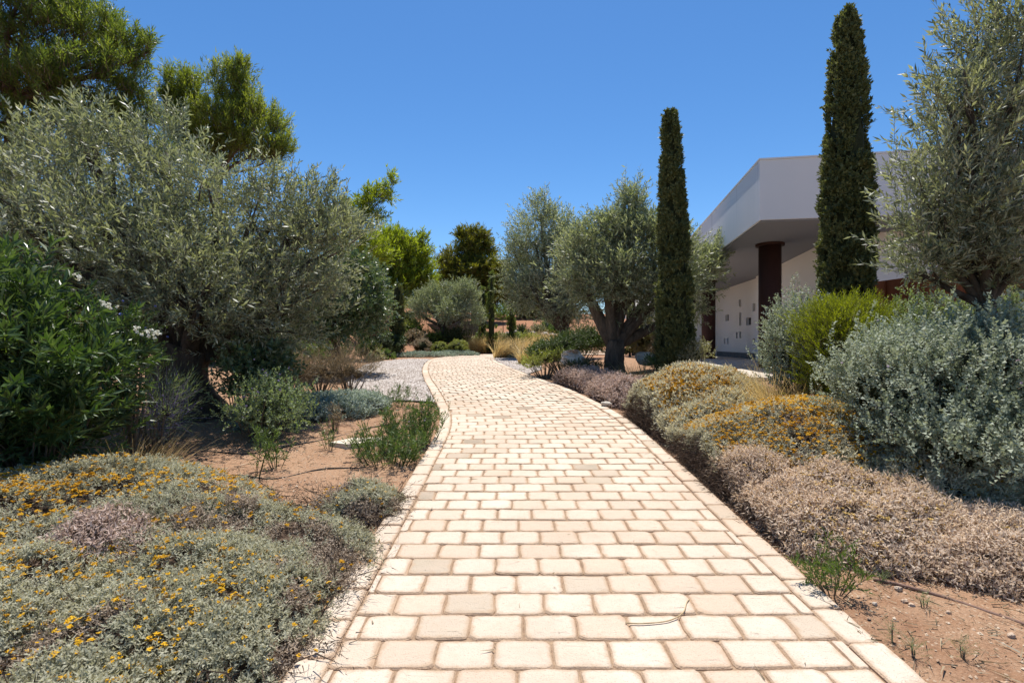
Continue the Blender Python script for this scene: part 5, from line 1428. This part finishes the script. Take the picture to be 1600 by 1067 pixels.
for lab, px, D, rx, ry, h, n_, sd in (('bluish silver carpet plant on the soil in front of the dry shrubs', 455, 8.0, .85, .7, .20, 1500, 71), ('bluish silver carpet plant running up to the gravel corner', 540, 8.4, .75, .7, .20, 1500, 72), ('bluish silver carpet plant nearest the purple flowered bush', 420, 7.3, .5, .45, .18, 800, 73)):
    mound('carpet_plant', lab, 'ground cover', PX(px, D), D, rx, ry, h, 0, n_, silver_low, [M['silver_mat'], TW], seed=sd, core='litter', group='silver carpet plants', bump=.35, flowers=(14, blossom_t, 'flower_yellow', .05, .5))
for lab, px, D, w_, hh, n_ in (('dry brown spiky shrub nearest the gravel corner', 545, 10.2, 28, 24, 420), ('dry brown spiky shrub in the middle of the row left of the gravel', 500, 10.0, 34, 24, 420), ('dry brown spiky shrub at the left end of the row before the dark trees', 452, 9.6, 30, 20, 380)):
    lob = [L(px, 578, D, w_, hh, w_ * D / F), L(px - w_ * .5, 585, D, w_ * .7, hh * .7), L(px + w_ * .5, 585, D, w_ * .7, hh * .7)]
    bush('dry_shrub', lab, px, D, 600, lob, wisp_t, [M['dry_shrub'], TW], n_, scale=1., sig=.35, dirs=(.7, .6, .25), core=.35, group='dry brown shrubs left of the gravel', core_mat='litter')
D = 11.5
bush('green_shrub', 'small bright green shrub poking above the dry brown shrubs', 478, D, 580, [L(478, 555, D, 18, 10, .3), L(500, 552, D, 14, 9, .3)], small_t, [M['green_shrub'], TW], 220, scale=1.3, core=.3)
D = 9.0
bush('dry_shrub', 'straw coloured low shrub between the dark shrub and the dry row', 405, D, 600, [L(412, 578, D, 26, 20, .35), L(425, 590, D, 20, 16, .3)], small_t, [M['dry_shrub'], TW], 300, core=.3)
D = 14.5
bush('dark_shrub', 'dark low shrub at the foot of the black trunked tree', 470, D, 570, [L(470, 545, D, 40, 20, .7), L(430, 540, D, 40, 26, .7), L(520, 555, D, 30, 14, .5)], far_t, [M['dark_shrub'], TW], 700, core=.6)
# clipped and round shrubs near the far end
def ball(label, px, D, py, rx, rz, mt, n_=420, name='round_shrub', tm=None, group='round clipped shrubs beyond the gravel', scale=1., core_mat='inner'):
    return bush(name, label, px, D, py + rz, [L(px, py, D, rx, rz, rx * D / F)], tm or ball_t, [M[mt], TW], n_, sig=.12, shell=.86, dirs=(.9, .3, .3), core=.72, group=group, scale=scale, clumps=40, stems=4, core_mat=core_mat)
ball('round clipped light green shrub nearest the path end', 716, 28.3, 542, 14, 10, 'box_shrub', 1700, scale=.55)
ball('round clipped light green shrub left of the one nearest the path', 687, 28.2, 544, 12, 8.5, 'box_shrub', 1300, scale=.55)
ball('brownish rounded shrub left of the two clipped green ones', 658, 28, 542, 15, 11, 'dry_shrub', 1100, scale=.7)
ball('dark rounded shrub left of the brownish one', 621, 26, 541, 10, 10, 'dark_shrub', 800, scale=.7)
ball('dark grey green domed shrub at the foot of the left bank', 597, 24.5, 540, 14, 13, 'dark_shrub', 1000, scale=.7)
ball('pale grey green small shrub at the far left corner of the gravel', 586, 21.5, 559, 10, 8, 'grey_shrub', 350)
ball('small fresh green shrub at the far left corner of the gravel', 605, 23.5, 556, 9, 6, 'green_shrub', 300)
for lab, px, D, py, rx, rz, mt, n_ in (('yellowish green bushy shrub on the bank right of the short cypress', 645, 31, 524, 14, 14, 'green_shrub', 600), ('leafy green shrub in front of the retaining wall', 672, 31.5, 530, 18, 12, 'green_shrub', 700), ('dark green shrub under the far olive', 712, 31.8, 528, 16, 12, 'dark_shrub', 600), ('dusty green shrub at the left end of the retaining wall', 638, 31.5, 513, 14, 12, 'box_shrub', 500),
                                        ('dark round shrub on the bank left of the short cypress', 580, 28, 524, 26, 14, 'dark_shrub', 800), ('small dark shrub far up the left bank', 634, 33, 497, 10, 12, 'dark_shrub', 300), ('green shrub beyond the path end, left of the tall slim cypress', 758, 33, 531, 14, 8, 'green_shrub', 500), ('grey green shrub below the tall slim cypress', 783, 32.6, 531, 10, 8, 'grey_shrub', 400),
                                        ('green shrub below the right slim cypress', 802, 32.2, 532, 8, 7, 'green_shrub', 300), ('olive green shrub strip below the white rocks', 822, 32.6, 530, 16, 7, 'box_shrub', 500), ('round bright green shrub at the right end of the retaining wall', 746, 35, 510, 6, 8, 'green_shrub', 260), ('grey shrub on the red slope below the white rocks', 815, 35.5, 517, 7, 6, 'dark_shrub', 260),
                                        ('dry shrub on the red slope right of the grey one', 842, 36, 516, 10, 6, 'grey_shrub', 260), ('bright green young shrub on the red slope under the olive', 856, 37, 510, 7, 9, 'green_shrub', 260), ('bright green low shrub on the red slope by the far olive trunk', 866, 36, 516, 5, 7, 'green_shrub', 220), ('low dry shrub on the left bank under the fence', 575, 27, 505, 20, 16, 'dry_shrub', 600), ('dark leafy shrub at the foot of the left bank behind the domed shrub', 612, 26.5, 534, 16, 9, 'dark_shrub', 420), ('olive green shrub low on the left bank by the gravel corner', 575, 22.5, 548, 12, 9, 'box_shrub', 360), ('dry brown shrub between the short cypress and the far olive', 648, 30, 528, 14, 8, 'dry_shrub', 360), ('dusky shrub on the red soil above the left end of the stone wall', 655, 35.5, 500, 14, 8, 'grey_shrub', 300),
                                        ('tall dry scrub behind the fence post', 598, 30, 498, 16, 16, 'dry_shrub', 500)):
    bush('bank_shrub', lab, px, D, py + rz, [L(px, py, D, rx, rz), L(px - rx * .5, py + rz * .3, D, rx * .7, rz * .7), L(px + rx * .5, py + rz * .2, D, rx * .7, rz * .7)], far_t, [M[mt], TW], n_, scale=1.35, core=.6, group='shrubs on the far bank', stems=3)
# silvery strip between gravel and shrubs
for lab, px, D, rx, sd in (('silver green ground cover strip behind the left gravel', 655, 26.0, 1.7, 81), ('silver green ground cover strip beside the path end', 708, 27.6, 1.3, 82), ('silver green ground cover on the right gravel bed', 808, 24.5, .55, 83)):
    mound('carpet_plant', lab, 'ground cover', PX(px, D), D, rx, .7, .16, .1, 700, far_t, [M['silver_mat'], TW], scale=.9, seed=sd, core='litter', group='far silver ground cover', bump=.2)
# juniper, round shrub and boulders right of the path
D = 13.6
lob = [L(850, 548, D, 18, 12, .5), L(880, 540, D, 28, 14, .6), L(905, 532, D + .3, 28, 14, .6), L(925, 530, D + .5, 22, 18, .6), L(865, 545, D - .2, 24, 14, .5)]
bush('juniper_bush', 'spreading dark green juniper left of the forked olive trunk', 885, D, 570, lob, small_t, [M['juniper'], TW], 3000, scale=1.15, sig=.25, shell=.7, dirs=(.7, .5, .35), core=.7)
D = 12.9
bush('green_shrub', 'small yellow green shrub at the near side of the juniper', 852, D, 580, [L(852, 560, D, 14, 8, .3), L(835, 568, D, 16, 9, .3), L(868, 556, D, 10, 8, .3)], small_t, [M['box_shrub'], TW], 380, scale=1.2, core=.4)
ball('clipped domed grey green shrub right of the forked olive trunk', 1006, 13.8, 525, 21, 24, 'grey_shrub', 1500, name='domed_shrub', tm=small_t, group=None, scale=1.2)
ball('small pinkish brown shrub left of the slim cypress foot', 1031, 13, 541, 11, 13, 'dry_shrub', 420, name='domed_shrub', tm=small_t, group=None, scale=1.2, core_mat='litter')
D = 10.2
bush('dark_shrub', 'small grey green shrub at the right foot of the slim cypress', 1092, D, 580, [L(1090, 555, D, 14, 18, .25), L(1076, 565, D, 14, 14, .25)], small_t, [M['grey_shrub'], TW], 300, core=.4)
bush('green_shrub', 'low green plants at the left foot of the slim cypress', 1030, 11, 580, [L(1035, 562, 11, 14, 9, .3), L(1020, 568, 11, 12, 8, .3)], small_t, [M['weed'], TW], 260, core=.3)
def boulder(label, px, D, py, rx, rz, mat, seed, name='boulder', group=None):
    r = random.Random(seed); cx, cz = PX(px, D), PZ(py, D); a, c = rx * D / F, rz * D / F; b = a * .8
    mb = MB(); nu, nv_ = 13, 20; v = []
    for i in range(nu + 1):
        th = math.pi * i / nu
        for k in range(nv_):
            ph = 2 * math.pi * k / nv_
            d = np.array([math.sin(th) * math.cos(ph), math.sin(th) * math.sin(ph), math.cos(th)])
            q = np.sign(d) * np.abs(d) ** .75
            w_ = .95 + .75 * float(fbm(np.array([d[0] * 1.9 + d[2] * .8 + seed]), np.array([d[1] * 1.7 + d[2] * 1.9]), 4, seed)[0])
            v.append((cx + q[0] * a * w_, D + q[1] * b * w_, cz + q[2] * c * w_))
    mb.add(v, [(i * nv_ + k, (i + 1) * nv_ + k, (i + 1) * nv_ + (k + 1) % nv_, i * nv_ + (k + 1) % nv_) for i in range(nu) for k in range(nv_)])
    return tag(mb.build(name, M[mat]), label, 'rock', group)
boulder('rust stained pale boulder in front of the juniper', 895, 12.6, 562, 22, 14, 'rock_rusty', 3)
boulder('smooth pale boulder right of the forked olive trunk', 1008, 12.4, 560, 15, 11, 'rock', 4)
boulder('flat pale stone sunk in the soil by the right edging', 948, 8.6, 631, 9, 4, 'rock', 5)
bush('dark_shrub', 'dark green low plant in front of the rusty boulder', 905, 12, 590, [L(905, 573, 12, 22, 9, .3), L(930, 578, 12, 14, 7, .25)], small_t, [M['dark_shrub'], TW], 420, core=.4)
for k, (px, py, rx, rz, lab) in enumerate(((793, 521, 4, 3, 'pale rock right of the slim cypress trunk on the slope'), (806, 519, 4, 3, 'pale rock on the red slope behind the right slim cypress'), (833, 520, 4, 2.5, 'pale rock left of the long rock row'), (852, 522, 6, 3, 'longest pale rock at the left of the row under the olive'), (863, 524, 6, 3, 'flat pale rock in the middle of the row under the olive'), (873, 525, 5, 3, 'pale rock at the right of the row under the olive'))):
    boulder(lab, px, 34.5, py, rx, rz, 'rock', 20 + k, 'rock', 'pale rocks edging the far slope')
# sapling on the slope
D = 36
tree('sapling', 'thin young sapling standing on the red slope between two cypresses', 'tree', (PX(786, D), D), [L(784, 487, D, 9, 9), L(779, 493, D, 6, 5), L(790, 492, D, 6, 6)], far_t, [M['green_shrub'], TW], 240, .03, (PX(786, D), D, PZ(497, D)), 'bark_olive', limb_r=.012, scale=1.2)
# wood closing the view beyond the slope
wl = []
for k in range(26):
    x = -42 + k * 2.9 + random.uniform(-1, 1); y = random.uniform(56, 66)
    z = gz(x, y); hgt = random.uniform(3.0, 4.6) + (3 if x < -22 else 0)
    wl.append(((x, y, z + hgt * .4), (random.uniform(2, 3), 2., hgt)))
Pp, Dd, CC = smart_lobes(wl, 2400, 14, .25, .6, .7, .6, .4)
V, r, mi = place(pine_far, Pp, Dd, 2.2 * rng.uniform(.7, 1.3, len(Pp)))
tag(link('treeline', quads_mesh('treeline', V, PD, r, mi)), 'dark wooded skyline closing the view beyond the slope', None, None, 'stuff')

# ---- small things
def hose(name, label, pts, rad, mat, group=None):
    q = _catmull(np.array(pts, float), 10)
    z = G(q[:, 0], q[:, 1]) + rad * .4 + .006 * np.sin(q[:, 0] * 9)
    mb = MB(); mb.tube(np.stack([q[:, 0], q[:, 1], z], 1), rad, 8)
    return tag(mb.build(name, M[mat], smooth=True), label, 'hose', group)
HG = 'irrigation hoses'
hose('hose', 'dusty brown irrigation hose on the right soil running out at the edge', [(2.2, 3.12), (2.45, 2.95), (2.62, 2.75), (2.72, 2.6), (2.85, 2.42), (3.1, 2.15)], .012, 'hose_dusty', HG)
hose('hose', 'black irrigation hose crossing the left soil from trunk to flagstone', [(-4.6, 6.2), (-3.6, 6.0), (-3.0, 5.95), (-2.5, 6.4), (-2.1, 7.0), (-1.7, 7.5)], .008, 'rubber', HG)
hose('hose', 'black irrigation hose curving past the near side of the flagstone', [(-3.9, 5.0), (-2.9, 5.15), (-2.35, 5.0), (-1.95, 5.3), (-1.5, 5.45)], .008, 'rubber', HG)
mb = MB(); fx_, fy_ = PX(562, 6.35), 6.35; fz = gz(fx_, fy_)
mb.add([(fx_ - .34, fy_ - .1, fz + .035), (fx_ - .08, fy_ - .24, fz + .04), (fx_ + .26, fy_ - .1, fz + .045), (fx_ + .24, fy_ + .24, fz + .04), (fx_ - .16, fy_ + .22, fz + .03),
        (fx_ - .35, fy_ - .11, fz - .05), (fx_ - .08, fy_ - .25, fz - .05), (fx_ + .27, fy_ - .11, fz - .05), (fx_ + .25, fy_ + .25, fz - .05), (fx_ - .17, fy_ + .23, fz - .05)],
       [(0, 1, 2, 3, 4)] + [(i, i + 5, (i + 1) % 5 + 5, (i + 1) % 5) for i in range(5)])
tag(mb.build('flagstone', M['flagstone']), 'pale flat flagstone lying on the soil beside the green weed', 'stone')
q = _catmull(np.array([(.58, 2.62), (.66, 2.61), (.80, 2.63), (.90, 2.70), (.955, 2.80), (.985, 2.84)]), 8)
mb = MB(); mb.tube(np.stack([q[:, 0], q[:, 1], P(q[:, 1]) + .004 + .004 * np.sin(np.linspace(0, 3, len(q)))], 1), np.linspace(.0042, .0025, len(q)), 6)
tag(mb.build('twig', M['straw_twig'] if 'straw_twig' in M else M['twig'], smooth=True), 'thin curved dry twig lying across the pavers', 'twig')
for k, (px, py, s_, lab) in enumerate(((1404, 917, .022, 'rusty red stone, largest on the right soil'), (1413, 935, .018, 'pale rounded stone beside the rusty one'), (1424, 940, .016, 'pale stone right of the rounded pair'), (1482, 950, .014, 'round tan stone near the hose'), (1367, 937, .013, 'small brown stone left of the rusty stone'), (1346, 843, .024, 'ochre stone at the edge of the dried mound'), (1580, 982, .018, 'tan stone touching the hose at the right edge'))):
    Dn = 1.43 * F / (py - 536); x = PX(px, Dn); zc = gz(x, Dn) + s_ * .4
    boulder(lab, px, Dn, 536 + (1.5 - zc) / Dn * F, s_ * F / Dn, s_ * .7 * F / Dn, 'rock_rusty' if k in (0, 4, 5) else 'rock_tan', 50 + k, 'stone', 'loose stones on the right soil')
